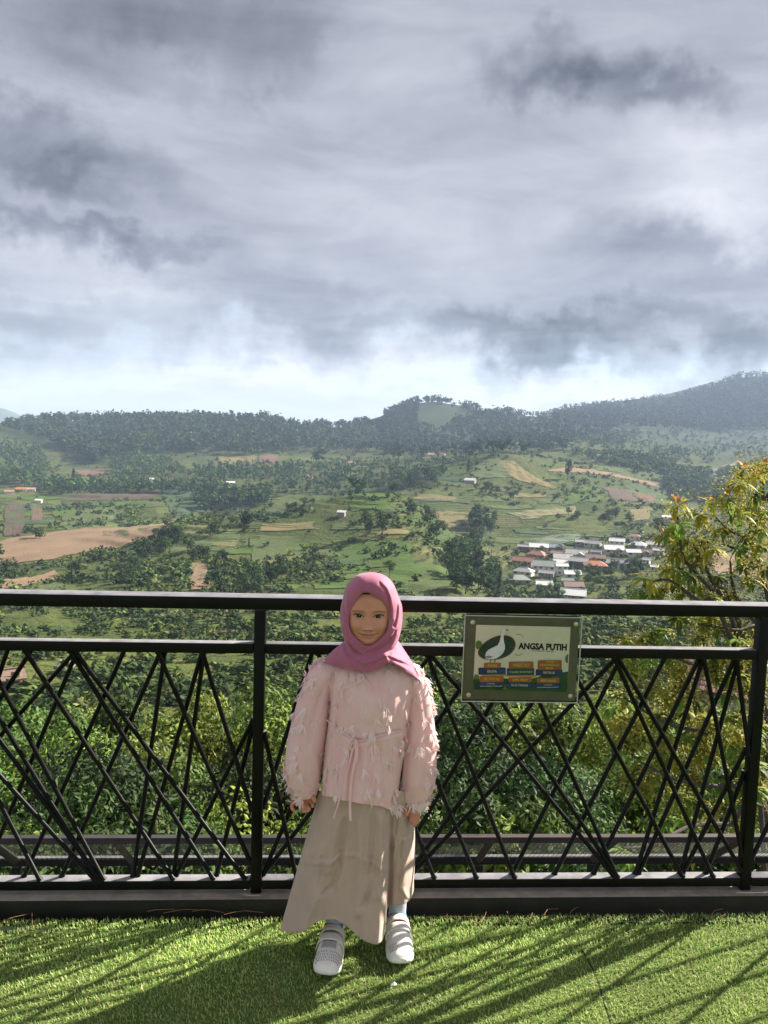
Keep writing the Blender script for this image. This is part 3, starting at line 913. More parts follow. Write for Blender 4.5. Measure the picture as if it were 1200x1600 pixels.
def crown_data(seed, n, kind='broad', leaf=0.1, pal=None, lobes=10, aspect=0.55):
    """unit tree crown (tree height 1): leaf positions grouped in lobes"""
    rng = np.random.default_rng(seed)
    P, Nn, C, S = [], [], [], []
    pal = np.array(pal)
    if kind in ('broad', 'bush'):
        base, top, rad = (0.22, 1.0, 0.36) if kind == 'broad' else (0.02, 1.0, 0.58)
        cz = (base + top) / 2
        cen = []
        for i in range(lobes):
            v = rng.normal(size=3); v /= np.linalg.norm(v)
            k = rng.uniform(0.35, 0.78) if n < 2000 else rng.uniform(0.35, 0.92)
            cen.append((v[0] * rad * k, v[1] * rad * k, cz + v[2] * (top - base) / 2 * k))
        for c in cen:
            m = n // lobes
            lr = rad * (rng.uniform(0.36, 0.60) if n < 2000 else rng.uniform(0.20, 0.42))
            v = rng.normal(size=(m, 3)); v /= np.linalg.norm(v, axis=1, keepdims=True)
            rr = lr * rng.uniform(0.55, 1.08, (m, 1))
            q = np.array(c) + v * rr * np.array([1, 1, 0.8])
            P.append(q); nr = v + rng.normal(size=(m, 3)) * 0.55 + np.array([0, 0, 0.35]); Nn.append(nr / np.linalg.norm(nr, axis=1, keepdims=True))
            col = pal[rng.integers(len(pal))] * (rng.uniform(0.8, 1.15) if n < 2000 else rng.uniform(0.55, 1.4))
            C.append(col * rng.uniform(0.7, 1.25, (m, 1))); S.append(leaf * rng.uniform(0.6, 1.3, m))
    elif kind == 'cone':
        z = rng.uniform(0.06, 1, n) ** 0.9
        a = rng.uniform(0, 2 * math.pi, n)
        w = 0.19 * (1 - z) ** 0.8 * (0.75 + 0.35 * np.sin(z * 40 + a * 2)) + 0.012
        k = rng.uniform(0.45, 1.05, n)
        P.append(np.stack([np.cos(a) * w * k, np.sin(a) * w * k, z], -1))
        nr = np.stack([np.cos(a), np.sin(a), 0.5 + 0 * a], -1) + rng.normal(size=(n, 3)) * 0.4
        Nn.append(nr / np.linalg.norm(nr, axis=1, keepdims=True))
        C.append(pal[rng.integers(len(pal), size=n)] * rng.uniform(0.7, 1.25, (n, 1))); S.append(leaf * rng.uniform(0.6, 1.3, n))
    elif kind == 'pine':      # tall bare trunk, tufted top
        for i in range(lobes):
            m = n // lobes
            a = rng.uniform(0, 2 * math.pi); z = rng.uniform(0.42, 0.95)
            w = 0.20 * (1.05 - z) / 0.6 * rng.uniform(0.4, 1.0) + 0.02
            c = np.array([math.cos(a) * w, math.sin(a) * w, z])
            v = rng.normal(size=(m, 3)); v /= np.linalg.norm(v, axis=1, keepdims=True)
            P.append(c + v * rng.uniform(0.05, 0.12) * np.array([1.2, 1.2, 0.55]))
            nr = v * .6 + np.array([0, 0, 0.7]) + rng.normal(size=(m, 3)) * .4; Nn.append(nr / np.linalg.norm(nr, axis=1, keepdims=True))
            C.append(pal[rng.integers(len(pal))] * rng.uniform(0.75, 1.2, (m, 1))); S.append(leaf * rng.uniform(0.6, 1.3, m))
    P = np.concatenate(P); Nn = np.concatenate(Nn); C = np.concatenate(C); S = np.concatenate(S)
    V, F = leaf_quads(P, Nn, S, rng, aspect)
    return V, F, np.repeat(C, 4, 0)


def trunk_data(seed, h=0.75, r=0.022, forks=4):
    rnd = random.Random(seed)
    mb = MB()
    pts = [(0, 0, -0.06)]
    x = y = 0
    for i in range(1, 6):
        x += rnd.uniform(-.02, .02); y += rnd.uniform(-.02, .02)
        pts.append((x, y, h * i / 5))
    mb.tube(pts, [r * (1.25 - 0.9 * i / 5) for i in range(6)], 7)
    for k in range(forks):
        i = rnd.randint(2, 4); a = rnd.uniform(0, 6.28); L = rnd.uniform(.14, .26)
        p = Vector(pts[i])
        mb.tube([p, p + Vector((math.cos(a) * L * .5, math.sin(a) * L * .5, L * .45)), p + Vector((math.cos(a) * L, math.sin(a) * L, L * .8))], [r * .45, r * .3, r * .12], 5)
    return mb


DARK = [(0.030, 0.058, 0.018), (0.040, 0.075, 0.022), (0.050, 0.085, 0.024), (0.034, 0.066, 0.026)]
MID = [(0.055, 0.100, 0.024), (0.075, 0.125, 0.028), (0.045, 0.085, 0.022)]
LITE = [(0.105, 0.160, 0.035), (0.130, 0.185, 0.040), (0.080, 0.130, 0.030)]
PINE = [(0.026, 0.052, 0.026), (0.034, 0.062, 0.026), (0.040, 0.070, 0.028)]
YELL = [(0.215, 0.235, 0.040), (0.150, 0.190, 0.034), (0.095, 0.140, 0.028), (0.060, 0.100, 0.022)]


def tree_meshes(kind, seed, n, leaf, pal, trunk=(0.75, 0.022, 4), lobes=10, m=None, aspect=0.55):
    V, F, C = crown_data(seed, n, kind, leaf, pal, lobes, aspect)
    o = mesh('crown', V, F, m or FARMAT, None, False, C)
    cm = o.data; bpy.data.objects.remove(o)
    tb = trunk_data(seed, *trunk)
    o = tb.build('trunk', BARK); tm = o.data; bpy.data.objects.remove(o)
    # joined version for trees too small to show parts
    tv = np.array(tb.v)
    tf_ = []
    for f in tb.f:
        for k in range(1, len(f) - 1):
            tf_.append((f[0], f[k], f[k + 1]))
    tf_ = np.array(tf_)
    o = mesh('tree', np.concatenate([V, tv]), np.concatenate([F, tf_ + len(V)]), None, None, False, np.concatenate([C, np.tile((0.08, 0.065, 0.05), (len(tv), 1))]))
    jm = o.data; bpy.data.objects.remove(o); jm.materials.append(m or FARMAT)
    return cm, tm, jm


TK = {}
for nm, kind, n, leaf, pal, trk, lob in (('broad', 'broad', 420, .105, DARK, (.6, .022, 4), 11), ('mid', 'broad', 420, .10, MID, (.6, .02, 4), 10), ('lite', 'broad', 420, .10, LITE, (.6, .018, 4), 9),
                                          ('bush', 'bush', 300, .15, DARK, (.5, .02, 3), 8), ('bushl', 'bush', 300, .15, LITE, (.5, .02, 3), 8), ('cone', 'cone', 420, .075, PINE, (.9, .014, 0), 1), ('pine', 'pine', 380, .085, PINE, (.9, .012, 3), 12)):
    TK[nm] = [tree_meshes(kind, 100 + 7 * k + len(nm), n, leaf, pal, trk, lob) for k in range(3)]


def plant(p, h, kind, label, name='tree', cat='tree', group=None, parts=False, wide=1.0):
    cm, tm, jm = random.choice(TK[kind])
    if parts:
        e = empty(name, p, random.uniform(0, 6.28), label, cat, group)
        e.scale = (h * wide, h * wide, h)
        for nm, me in (('crown', cm), ('trunk', tm)):
            o = bpy.data.objects.new(nm, me); COL.objects.link(o); o.parent = e
    else:
        e = bpy.data.objects.new(name, jm); COL.objects.link(e)
        e.location = p; e.rotation_euler = (0, 0, random.uniform(0, 6.28)); e.scale = (h * wide, h * wide, h)
        tag(e, label, cat, group)
    return e


def put(px, py, hpx, kind, label, rmin=100, rmax=4000, **kw):
    p = hit(px, py, rmin, rmax)
    if p is None:
        return None
    r = math.hypot(p.x, p.y)
    return plant(p, hpx / FPX * r * 1.08, kind, label, **kw)


SINGLES = [
    (207, 822, 26, 'bushl', 1.0, 'round bright green tree in the middle of the pale left plots'), (57, 842, 18, 'bush', 1.0, 'dark round bush above the long brown strip at far left'),
    (332, 838, 22, 'bush', .9, 'dark round bush on the pale plot of the near hill'), (256, 848, 24, 'bush', .8, 'dark bush at the right end of the long brown strip'),
    (440, 887, 24, 'bush', .8, 'dark bush alone on the grass terrace of the near hill'), (492, 876, 26, 'bush', .8, 'dark bush right of the lone terrace bush'),
    (573, 841, 42, 'broad', .8, 'tall dark tree, left of the pair on the near hill'), (597, 838, 40, 'broad', .8, 'tall dark tree, right of the pair on the near hill'),
    (115, 760, 24, 'cone', 1.3, 'dark narrow conifer rising from the left tree belt'), (148, 880, 18, 'bush', 1, 'dark bush on the left slope under the brown strip'),
    (118, 899, 20, 'bush', 1.1, 'wide dark bush above the dirt patch at left'), (148, 914, 16, 'bush', .9, 'small bush right of the dirt patch at left'), (15, 897, 24, 'bush', 1.2, 'leafy bush at the left edge above the rail'),
    (678, 848, 34, 'broad', 1.0, 'spreading dark tree on the right flank of the near hill'), (887, 752, 32, 'broad', .6, 'tall narrow dark tree standing alone on the second hill'),
    (780, 934, 38, 'cone', 1.2, 'dark pointed conifer below the village at left'), (732, 740, 20, 'cone', 1.6, 'small upright dark tree near the pale hut on the second hill'),
    (802, 782, 15, 'bush', 1.0, 'small dark bush on the pale terraces of the second hill'), (1030, 838, 30, 'broad', 1, 'dark tree at the right end of the village'), (775, 704, 22, 'broad', 1, 'dark tree on the crown of the second hill'),
    (497, 728, 26, 'broad', 1.2, 'broad flat topped tree on the slope behind the near hill'), (880, 772, 16, 'lite', 1, 'pale slim tree below the tall narrow tree'), (608, 905, 30, 'lite', 1.0, 'light green feathery tree just left of the pink hood'),
]
for (px, py, hp, kd, wd_, lab) in SINGLES:
    put(px, py, hp, kd, lab, parts=True, wide=wd_, group='single trees on the hills')


def along(pts, n, jx, jy):
    seg = [(Vector(a), Vector(b)) for a, b in zip(pts[:-1], pts[1:])]
    L = [(b - a).length for a, b in seg]
    out = []
    for i in range(n):
        t = random.uniform(0, sum(L))
        for (a, b), l in zip(seg, L):
            if t <= l:
                p = a + (b - a) * (t / l); break
            t -= l
        out.append((p.x + random.uniform(-jx, jx), p.y + random.uniform(-jy, jy)))
    return out


BELTS = [  # polyline, count, jitter x,y, heights px, kinds, label
    ([(205, 925), (230, 880), (265, 840)], 32, 16, 12, (16, 28), ('bush', 'broad', 'mid'), 'dark bush in the thicket climbing left of the near hill'),
    ([(285, 868), (330, 880), (385, 885)], 14, 6, 8, (16, 26), ('bush', 'broad'), 'dark tree in the hedge across the left of the near hill'),
    ([(335, 922), (380, 915), (430, 920)], 16, 16, 14, (22, 34), ('broad', 'mid', 'bush'), 'dark tree in the grove just above the rail left of the post'),
    ([(386, 815), (390, 860)], 8, 4, 4, (14, 22), ('bush', 'cone'), 'dark shrub in the line down the near hill'),
    ([(300, 806), (400, 798), (480, 790)], 16, 10, 4, (8, 13), ('bush', 'broad'), 'low dark shrub of the hedge along the near hill crest'),
    ([(632, 795), (672, 818), (720, 872)], 13, 6, 6, (14, 24), ('bush', 'broad', 'mid'), 'dark tree on the right crest of the near hill'),
    ([(715, 880), (740, 845), (745, 825), (775, 830)], 38, 18, 12, (22, 36), ('broad', 'broad', 'mid'), 'dark tree in the ravine between the two hills'),
    ([(705, 890), (740, 925), (780, 905)], 34, 22, 14, (28, 46), ('broad', 'broad', 'mid'), 'big dark tree at the left foot of the village'),
    ([(740, 765), (800, 768)], 10, 6, 3, (9, 13), ('bush',), 'dark hedge shrub below the pale hut'),
    ([(870, 812), (925, 805), (985, 816)], 18, 10, 5, (10, 18), ('broad', 'bush', 'mid'), 'dark tree in the belt above the village'),
    ([(800, 925), (830, 905), (860, 935), (900, 915)], 15, 16, 6, (14, 24), ('broad', 'mid', 'lite'), 'leafy tree around the lower village houses'),
    ([(815, 880), (900, 870), (1020, 866)], 34, 14, 10, (10, 18), ('broad', 'bush', 'mid'), 'dark tree between the village roofs'),
    ([(905, 905), (960, 900), (1040, 895)], 28, 16, 8, (14, 24), ('broad', 'mid', 'lite', 'bush'), 'green tree along the front of the village'),
    ([(600, 762), (650, 755), (690, 745)], 22, 14, 10, (16, 26), ('broad', 'mid', 'cone'), 'dark tree in the wood left of the second hill'),
    ([(380, 785), (500, 768), (600, 768), (640, 775)], 44, 12, 5, (15, 25), ('broad', 'mid'), 'dark tree in the belt behind the near hill crest'),
    ([(60, 768), (180, 768), (330, 772)], 26, 14, 5, (12, 20), ('broad', 'cone', 'broad'), 'dark tree in the long belt across the left valley'),
]
for (pts, n, jx, jy, (h0, h1), kinds, lab) in BELTS:
    n = int(n * (.35 if lab.split()[-1] in ('valley', 'crest') and n > 20 else .78))
    for (px, py) in along(pts, n, jx, jy):
        p = hit(px, py, 100, 2500)
        if p is None or any((p.x - hx) ** 2 + (p.y - hy) ** 2 < (hw * .8) ** 2 for hx, hy, hw in HOUSE_XY):
            continue
        r = math.hypot(p.x, p.y)
        plant(p, random.uniform(h0, h1) / FPX * r, random.choice(kinds), lab, group=lab, parts=True, wide=random.uniform(.85, 1.2))


# ---- far woods: single masses of small trees
def inpoly(x, y, poly_):
    c = False
    n = len(poly_)
    for i in range(n):
        x1, y1 = poly_[i]; x2, y2 = poly_[(i + 1) % n]
        if (y1 > y) != (y2 > y) and x < (x2 - x1) * (y - y1) / (y2 - y1) + x1:
            c = not c
    return c


def wood(name, label, polys, n, hm, kinds, rmin=500, rmax=6000, leafs=30, seed=1):
    rnd = random.Random(seed)
    tmpl = []
    for kd, pal in kinds:
        for k in range(4):
            tmpl.append(crown_data(seed * 50 + k, leafs, kd, {'pine': .19, 'broad': .26, 'cone': .16, 'bush': .33}[kd], pal, 5))
    Vs, Fs, Cs, off = [], [], [], 0
    area = [sum(abs((p[i][0] * p[(i + 1) % len(p)][1] - p[(i + 1) % len(p)][0] * p[i][1])) for i in range(len(p))) for p in polys]
    cnt = 0
    tries = 0
    while cnt < n and tries < n * 8:
        tries += 1
        pg = rnd.choice(polys)
        xs = [q[0] for q in pg]; ys = [q[1] for q in pg]
        x, y = rnd.uniform(min(xs), max(xs)), rnd.uniform(min(ys), max(ys))
        if not inpoly(x, y, pg):
            continue
        p = hit(x, y, rmin, rmax)
        if p is None:
            continue
        cnt += 1
        r = math.hypot(p.x, p.y)
        V, F, C = rnd.choice(tmpl)
        h = rnd.uniform(*hm); w = h * rnd.uniform(.8, 1.25); a = rnd.uniform(0, 6.28)
        ca, sa = math.cos(a), math.sin(a)
        Vs.append(np.stack([(V[:, 0] * ca - V[:, 1] * sa) * w + p.x, (V[:, 0] * sa + V[:, 1] * ca) * w + p.y, V[:, 2] * h + p.z - h * .08], -1))
        Fs.append(F + off); off += len(V)
        Cs.append(C * rnd.uniform(.75, 1.25))
    if not Vs:
        return
    o = mesh(name, np.concatenate(Vs), np.concatenate(Fs), FARMAT, None, False, np.concatenate(Cs))
    tag(o, label, 'wood', kind='stuff')


wood('pine_wood', 'dark pine wood covering the long left ridge', [[(0, 668), (60, 652), (200, 652), (400, 652), (600, 668), (640, 640), (640, 700), (560, 712), (440, 704), (400, 716), (330, 708), (230, 704), (150, 728), (90, 700)]],
     2700, (10, 30), (('pine', PINE), ('broad', DARK)), 1000, 2600, 30, 3)
wood('ridge_trees', 'trees standing along the skyline of the left and central hills', [[(60, 650), (200, 648), (400, 652), (600, 664), (650, 626), (700, 626), (760, 646), (860, 638), (960, 630), (960, 640), (860, 650), (760, 654), (690, 634), (650, 634), (600, 674), (400, 664), (200, 662), (60, 664)]],
     620, (10, 28), (('pine', PINE), ('broad', DARK)), 1400, 3600, 36, 4)
wood('hill_wood', 'dark wood on the lower slopes of the central hill', [[(600, 680), (640, 660), (700, 690), (770, 684), (860, 690), (900, 700), (840, 712), (700, 716), (600, 722)], [(600, 650), (640, 632), (655, 640), (640, 690), (600, 700)], [(720, 652), (860, 648), (960, 640), (980, 668), (900, 692), (760, 690), (690, 680)]],
     2200, (14, 24), (('broad', DARK), ('pine', PINE)), 900, 3200, 30, 5)
wood('mountain_wood', 'dark forest over the mountain at the far right', [[(860, 652), (960, 634), (1060, 622), (1110, 606), (1160, 588), (1200, 588), (1240, 600), (1240, 668), (1100, 676), (980, 668), (870, 664)]],
     3000, (20, 34), (('broad', DARK), ('pine', PINE)), 1600, 5000, 22, 6)
wood('valley_wood', 'belts of dark woodland across the left valley floor', [[(0, 690), (60, 700), (80, 730), (60, 765), (0, 760)], [(60, 758), (340, 762), (340, 772), (60, 772)], [(420, 738), (520, 722), (640, 728), (700, 716), (690, 756), (560, 772), (430, 776)],
     [(300, 776), (420, 768), (420, 790), (310, 800)], [(160, 715), (240, 708), (300, 745), (180, 750)], [(300, 735), (420, 728), (480, 740), (330, 756)]],
     1500, (8, 15), (('broad', DARK), ('broad', MID), ('cone', PINE)), 450, 2200, 30, 7)
wood('slope_wood', 'scattered woodland over the right-hand hillsides', [[(1035, 738), (1110, 735), (1120, 785), (1060, 792), (1040, 770)], [(800, 690), (1000, 672), (1000, 690), (820, 705)], [(900, 680), (1200, 670), (1200, 715), (1060, 730), (940, 712)],
     [(880, 706), (1040, 716), (1060, 742), (980, 738)], [(1120, 740), (1200, 720), (1200, 790), (1130, 800)]],
     1700, (8, 16), (('broad', DARK), ('broad', MID), ('bush', DARK)), 600, 3200, 28, 8)


# ---- scrub on the near slopes
def scrub(n, rmin, rmax, s0, s1, seed, name, label, amax=38):
    rng = np.random.default_rng(seed)
    r = np.exp(rng.uniform(math.log(rmin), math.log(rmax), n * 2)); a = rng.uniform(R(-amax), R(amax), n * 2)
    x, y = np.sin(a) * r, np.cos(a) * r
    dens = fbm(x / 45, y / 45, 4, 91) + 0.6 * fbm(x / 12, y / 12, 3, 92)
    keep = dens > rng.uniform(-0.12, 0.22, n * 2)
    for fx in FIELD_Q:
        keep &= ~inq(x, y, fx)
    for hx, hy, hw in HOUSE_XY:
        keep &= (x - hx) ** 2 + (y - hy) ** 2 > (hw * .8) ** 2
    x, y, r = x[keep][:n], y[keep][:n], r[keep][:n]
    z = height(x, y)
    m = 8
    tv, tf2, tc_ = zip(*[crown_data(seed + k, m * 2, 'bush', .52, [(1, 1, 1)], 4) for k in range(5)])
    pal = np.array(DARK + DARK + DARK + MID + LITE + [(0.14, 0.17, 0.05), (0.10, 0.12, 0.045)])
    Vs, Fs, Cs, off = [], [], [], 0
    for i in range(len(x)):
        k = rng.integers(5)
        h = rng.uniform(s0, s1) * (0.6 + 0.8 * min(1, r[i] / rmax))
        th = rng.uniform(0, 6.28); ca, sa = math.cos(th), math.sin(th)
        V = tv[k]
        Vs.append(np.stack([(V[:, 0] * ca - V[:, 1] * sa) * h * 1.3 + x[i], (V[:, 0] * sa + V[:, 1] * ca) * h * 1.3 + y[i], V[:, 2] * h + z[i] - h * .1], -1))
        Fs.append(tf2[k] + off); off += len(V)
        Cs.append(tc_[k] * pal[rng.integers(len(pal))])
    o = mesh(name, np.concatenate(Vs), np.concatenate(Fs), FARMAT, None, False, np.concatenate(Cs))
    tag(o, label, 'scrub', kind='stuff')


def inq(x, y, q):
    ok = np.ones(len(x), bool); neg = np.ones(len(x), bool)
    for i in range(4):
        a, b = q[i], q[(i + 1) % 4]
        c = (b.x - a.x) * (y - a.y) - (b.y - a.y) * (x - a.x)
        ok &= c > 0; neg &= c < 0
    return ok | neg


FIELD_Q = []
for q, kd, lab in FIELDS:
    P4 = [hit(*c) for c in q]
    if all(P4) and kd in ('soil', 'dark', 'red', 'dry', 'tan', 'grey', 'net'):
        FIELD_Q.append(P4)
scrub(7500, 70, 330, 0.8, 2.8, 300, 'hillside_scrub', 'low green scrub and weeds over the near slopes')
scrub(11000, 280, 1400, 1.4, 5.0, 310, 'valley_scrub', 'small bushes dotted over the farmed slopes')

# ---- dense trees standing just below the deck
NK = []
for k, (kd, n, lf_, pal, lob) in enumerate((('bush', 11000, .036, YELL, 26), ('bush', 11000, .034, MID + YELL, 28), ('broad', 11000, .032, MID + LITE, 26), ('bush', 12000, .034, DARK + MID, 26), ('broad', 10000, .030, LITE + YELL, 24))):
    NK.append(tree_meshes(kd, 500 + k, n, lf_, pal, (.7, .024, 6), lob, LEAFMAT, aspect=.5))
NEAR = [  # px of crown top, py of crown top, distance, crown width m, kind
    (40, 1125, 15, 4.0, 1), (150, 1098, 20, 5.0, 2), (250, 1058, 22, 5.6, 0), (335, 1042, 21, 5.4, 0), (455, 1024, 24, 6.2, 0), (540, 1050, 22, 5.4, 1), (90, 1190, 11, 3.6, 3), (210, 1150, 13, 4.2, 3),
    (330, 1130, 14, 4.4, 0), (420, 1150, 12, 4.0, 3), (690, 1085, 20, 4.8, 3), (620, 1060, 24, 5.6, 1), (760, 1120, 17, 4.4, 2), (840, 1112, 20, 5.0, 1), (930, 1075, 18, 4.8, 4), (700, 1180, 11, 3.6, 3), (800, 1205, 10, 3.4, 2),
    (900, 1170, 12, 4.0, 3), (1010, 1140, 14, 4.4, 4), (1100, 1100, 16, 4.6, 1), (1190, 1080, 15, 4.6, 4), (-20, 1060, 22, 5.0, 2), (520, 1180, 11, 3.8, 3), (610, 1200, 10.5, 3.6, 1), (1060, 1230, 9.5, 3.2, 3), (1180, 1210, 10, 3.4, 1), (20, 1255, 9, 3.0, 1),
    (300, 1240, 9.5, 3.2, 3), (160, 1250, 9.2, 3.0, 2), (430, 1255, 9.2, 3.0, 1)]
for (px, py, r, w, k) in NEAR:
    top = atR(px, py, r)
    gz = float(height(top.x, top.y))
    h = max(3.0, top.z - gz)
    cm, tm, jm = NK[k]
    e = empty('tree', (top.x, top.y, gz), random.uniform(0, 6.28), '%s tree in the thicket below the railing, %s' % (('yellow green', 'mid green', 'light green', 'dark green', 'pale yellowish')[k], 'left of the left post' if px < 395 else 'behind the girl' if px < 650 else 'under the sign' if px < 930 else 'behind the right-hand bars'), 'tree', 'thicket below the railing')
    cw = w / (1.16 if k in (0, 1, 3) else .78)
    for nm, me in (('crown', cm), ('trunk', tm)):
        o = bpy.data.objects.new(nm, me); COL.objects.link(o); o.parent = e
    # crown keeps its own proportions: lift it on the trunk when the ground is far below
    hh = min(h, cw * 1.15)
    e.children[0].scale = (cw, cw, hh); e.children[0].location = (0, 0, h - hh)
    e.children[1].scale = (cw, cw, h * .98)
# ================================================================== DECK, TURF, RAILING
RA = R(3.481)
U3 = Vector((math.cos(RA), math.sin(RA), 0)); N3 = Vector((-math.sin(RA), math.cos(RA), 0)); Z3 = Vector((0, 0, 1))
C0 = Vector((0, 2.53, 0))
RROT = Matrix((U3, N3, Z3)).transposed()


def rl(s, n, z):
    return C0 + U3 * s + N3 * n + Z3 * z


def sz(px, py, n=0.0):
    d = Vector(ray(px, py)); o = Vector((0, 0, CAMZ))
    t = (C0 + N3 * n - o).dot(N3) / d.dot(N3)
    p = o + d * t - C0
    return p.dot(U3), p.z


def rbox(mb, s0, s1, n0, n1, z0, z1, bev=0.004):
    return mb.box(rl((s0 + s1) / 2, (n0 + n1) / 2, (z0 + z1) / 2), ((s1 - s0) / 2, (n1 - n0) / 2, (z1 - z0) / 2), RROT, bev)


M_BLACK = mat('black_gloss_paint', (0.003, 0.003, 0.0035), (0.0055, 0.005, 0.005), 30, 0.38, spec=0.15, bump=0.05, bscale=120, bdist=0.001, dust_sheen=((0.30, 0.29, 0.305), 0.9))  # pale rail tops: sky reflection painted into the colour, with some dust
M_DUST = mat('dusty_beam', (0.006, 0.006, 0.006), (0.014, 0.012, 0.010), 9, 0.55, spec=0.3, bump=0.15, bscale=90, bdist=0.002, dust_sheen=((0.36, 0.31, 0.24), 1.0))
M_WEATH = mat('weathered_steel', (0.009, 0.009, 0.010), (0.020, 0.018, 0.018), 14, 0.6, c3=(0.05, 0.028, 0.02), s3=22, bump=0.2, bscale=120, bdist=0.002, dust_sheen=((0.07, 0.065, 0.065), 0.5))
M_RUST = mat('rusty_steel', (0.028, 0.016, 0.014), (0.015, 0.012, 0.011), 10, 0.7, bump=0.2, bscale=120, bdist=0.002, dust_sheen=((0.09, 0.06, 0.055), 0.5))

# deck slab and the turf carpet
dk = MB().box((0, -1.2, -0.16), (9.0, 3.6, 0.14)).build('deck', mat('deck_concrete', (0.22, 0.21, 0.19), (0.30, 0.28, 0.25), 3, 0.9, bump=0.3))
tag(dk, 'concrete viewing deck under the artificial turf', 'deck', kind='structure')
ns = 40
S_, Y_ = np.meshgrid(np.linspace(-8.5, 8.5, 60), np.linspace(-4.6, 2.44, 40))
Vt = np.stack([S_, Y_ + S_ * math.tan(RA), np.where(Y_ > 2.43, -0.012, 0.002 * fbm(S_ * 3, Y_ * 3, 3, 2))], -1).reshape(-1, 3)
i_, j_ = np.meshgrid(np.arange(39), np.arange(59), indexing='ij')
a_ = (i_ * 60 + j_).ravel()
M_TURF0 = mat('turf_backing', (0.095, 0.14, 0.035), (0.14, 0.18, 0.05), 6, 0.95, c3=(0.08, 0.09, 0.035), s3=35, bump=0.6, bscale=220, coord='World', spec=0.1)
tf = mesh('turf', Vt, np.stack([a_, a_ + 1, a_ + 61, a_ + 60], -1), M_TURF0, None, True)
tag(tf, 'green artificial turf carpet covering the viewing deck', 'turf', kind='structure')

# blades
SEAM = [atZ(x, y, 0.0) for x, y in ((905, 1478), (918, 1500), (926, 1515), (935, 1535), (940, 1552), (944, 1568), (952, 1590), (956, 1610))]


def blades(n, x0, x1, y0, y1):
    x = RNG.uniform(x0, x1, n); yy = RNG.uniform(y0, y1, n)
    # only in front of the base beam
    keep = yy < 2.475 + x * math.tan(RA)
    for a, b in zip(SEAM[:-1], SEAM[1:]):
        d = np.array([b.x - a.x, b.y - a.y]); L2 = (d ** 2).sum()
        t = np.clip(((x - a.x) * d[0] + (yy - a.y) * d[1]) / L2, 0, 1)
        keep &= np.hypot(x - a.x - t * d[0], yy - a.y - t * d[1]) > 0.0035
    return x[keep], yy[keep]


bx_, by_ = [], []
for args in ((125000, -1.5, 1.65, 1.5, 2.62), (26000, -3.4, 3.6, 1.0, 2.75)):
    q1, q2 = blades(*args); bx_.append(q1); by_.append(q2)
bx_ = np.concatenate(bx_); by_ = np.concatenate(by_)
nb = len(bx_)
clump = fbm(bx_ * 9, by_ * 9, 4, 77)
Ln = 0.0115 * RNG.uniform(0.6, 1.25, nb) * (1 + 0.5 * clump)
th = RNG.uniform(0, 2 * math.pi, nb)
lean = RNG.uniform(0.15, 0.95, nb)
# nap of the pile lies over to the left and forward
lx = np.cos(th) * 0.7 - 0.45; ly = np.sin(th) * 0.7 - 0.15
ln_ = np.hypot(lx, ly); lx, ly = lx / ln_, ly / ln_
wd = RNG.uniform(0.0008, 0.0015, nb)
px_, py_ = -ly * wd, lx * wd
hz_ = np.sqrt(np.clip(1 - (lean * 0.8) ** 2, 0.1, 1))
B = np.stack([bx_, by_, np.full(nb, -0.001)], -1)
mid = B + np.stack([lx * Ln * lean * 0.32, ly * Ln * lean * 0.32, Ln * hz_ * 0.6], -1)
tip = B + np.stack([lx * Ln * lean, ly * Ln * lean, Ln * hz_], -1)
pv_ = np.stack([px_, py_, 0 * px_], -1)
Vb = np.stack([B - pv_, B + pv_, mid - pv_ * .8, mid + pv_ * .8, tip], 1).reshape(-1, 3)
k5 = np.arange(nb)[:, None] * 5
Fb = np.concatenate([k5 + np.array([[0, 1, 3]]), k5 + np.array([[0, 3, 2]]), k5 + np.array([[2, 3, 4]])], 0)
pal = np.array([(0.27, 0.34, 0.075), (0.16, 0.26, 0.045), (0.10, 0.19, 0.032), (0.34, 0.37, 0.12), (0.20, 0.165, 0.06)])
pick = RNG.choice(5, nb, p=[0.34, 0.34, 0.18, 0.10, 0.04])
cb = np.array([1.95, 1.85, 2.7]) * pal[pick] * RNG.uniform(0.75, 1.2, (nb, 1)) * (1 + 0.9 * np.clip(fbm(bx_ * 2.2, by_ * 3.0, 3, 5), -0.4, 0.4))[:, None]
tb = mesh('turf_pile', Vb, Fb, mat('turf_blade', (1, 1, 1), rough=0.55, attr=True, transl=0.35, spec=0.3), None, False, np.repeat(cb, 5, 0))
tag(tb, 'short green and yellow plastic grass blades of the turf', 'turf', kind='stuff')
sm_ = MB()
for a, b in zip(SEAM[:-1], SEAM[1:]):
    sm_.tube([a + Vector((0, 0, -0.001)), b + Vector((0, 0, -0.001))], 0.0028, 5)
tag(sm_.build('turf_seam', mat('seam_dark', (0.02, 0.022, 0.012), rough=0.95)), 'dark open seam between two turf widths at lower right', 'seam', kind='structure')

# ---- railing
RAIL = empty('railing', rl(-0.4, 0.02, 0), RA, 'black steel railing with crossing diagonal bars along the deck edge', 'railing')
RINV = Matrix.Translation(RAIL.location) @ Matrix.Rotation(RA, 4, 'Z')
RINV.invert()


def rbuild(mb, name, m, parent=None, smooth=True):
    mb.v = [RINV @ Vector(v) for v in mb.v]
    o = mb.build(name, m, RAIL if parent is None else parent)
    return auto_smooth(o) if smooth else o


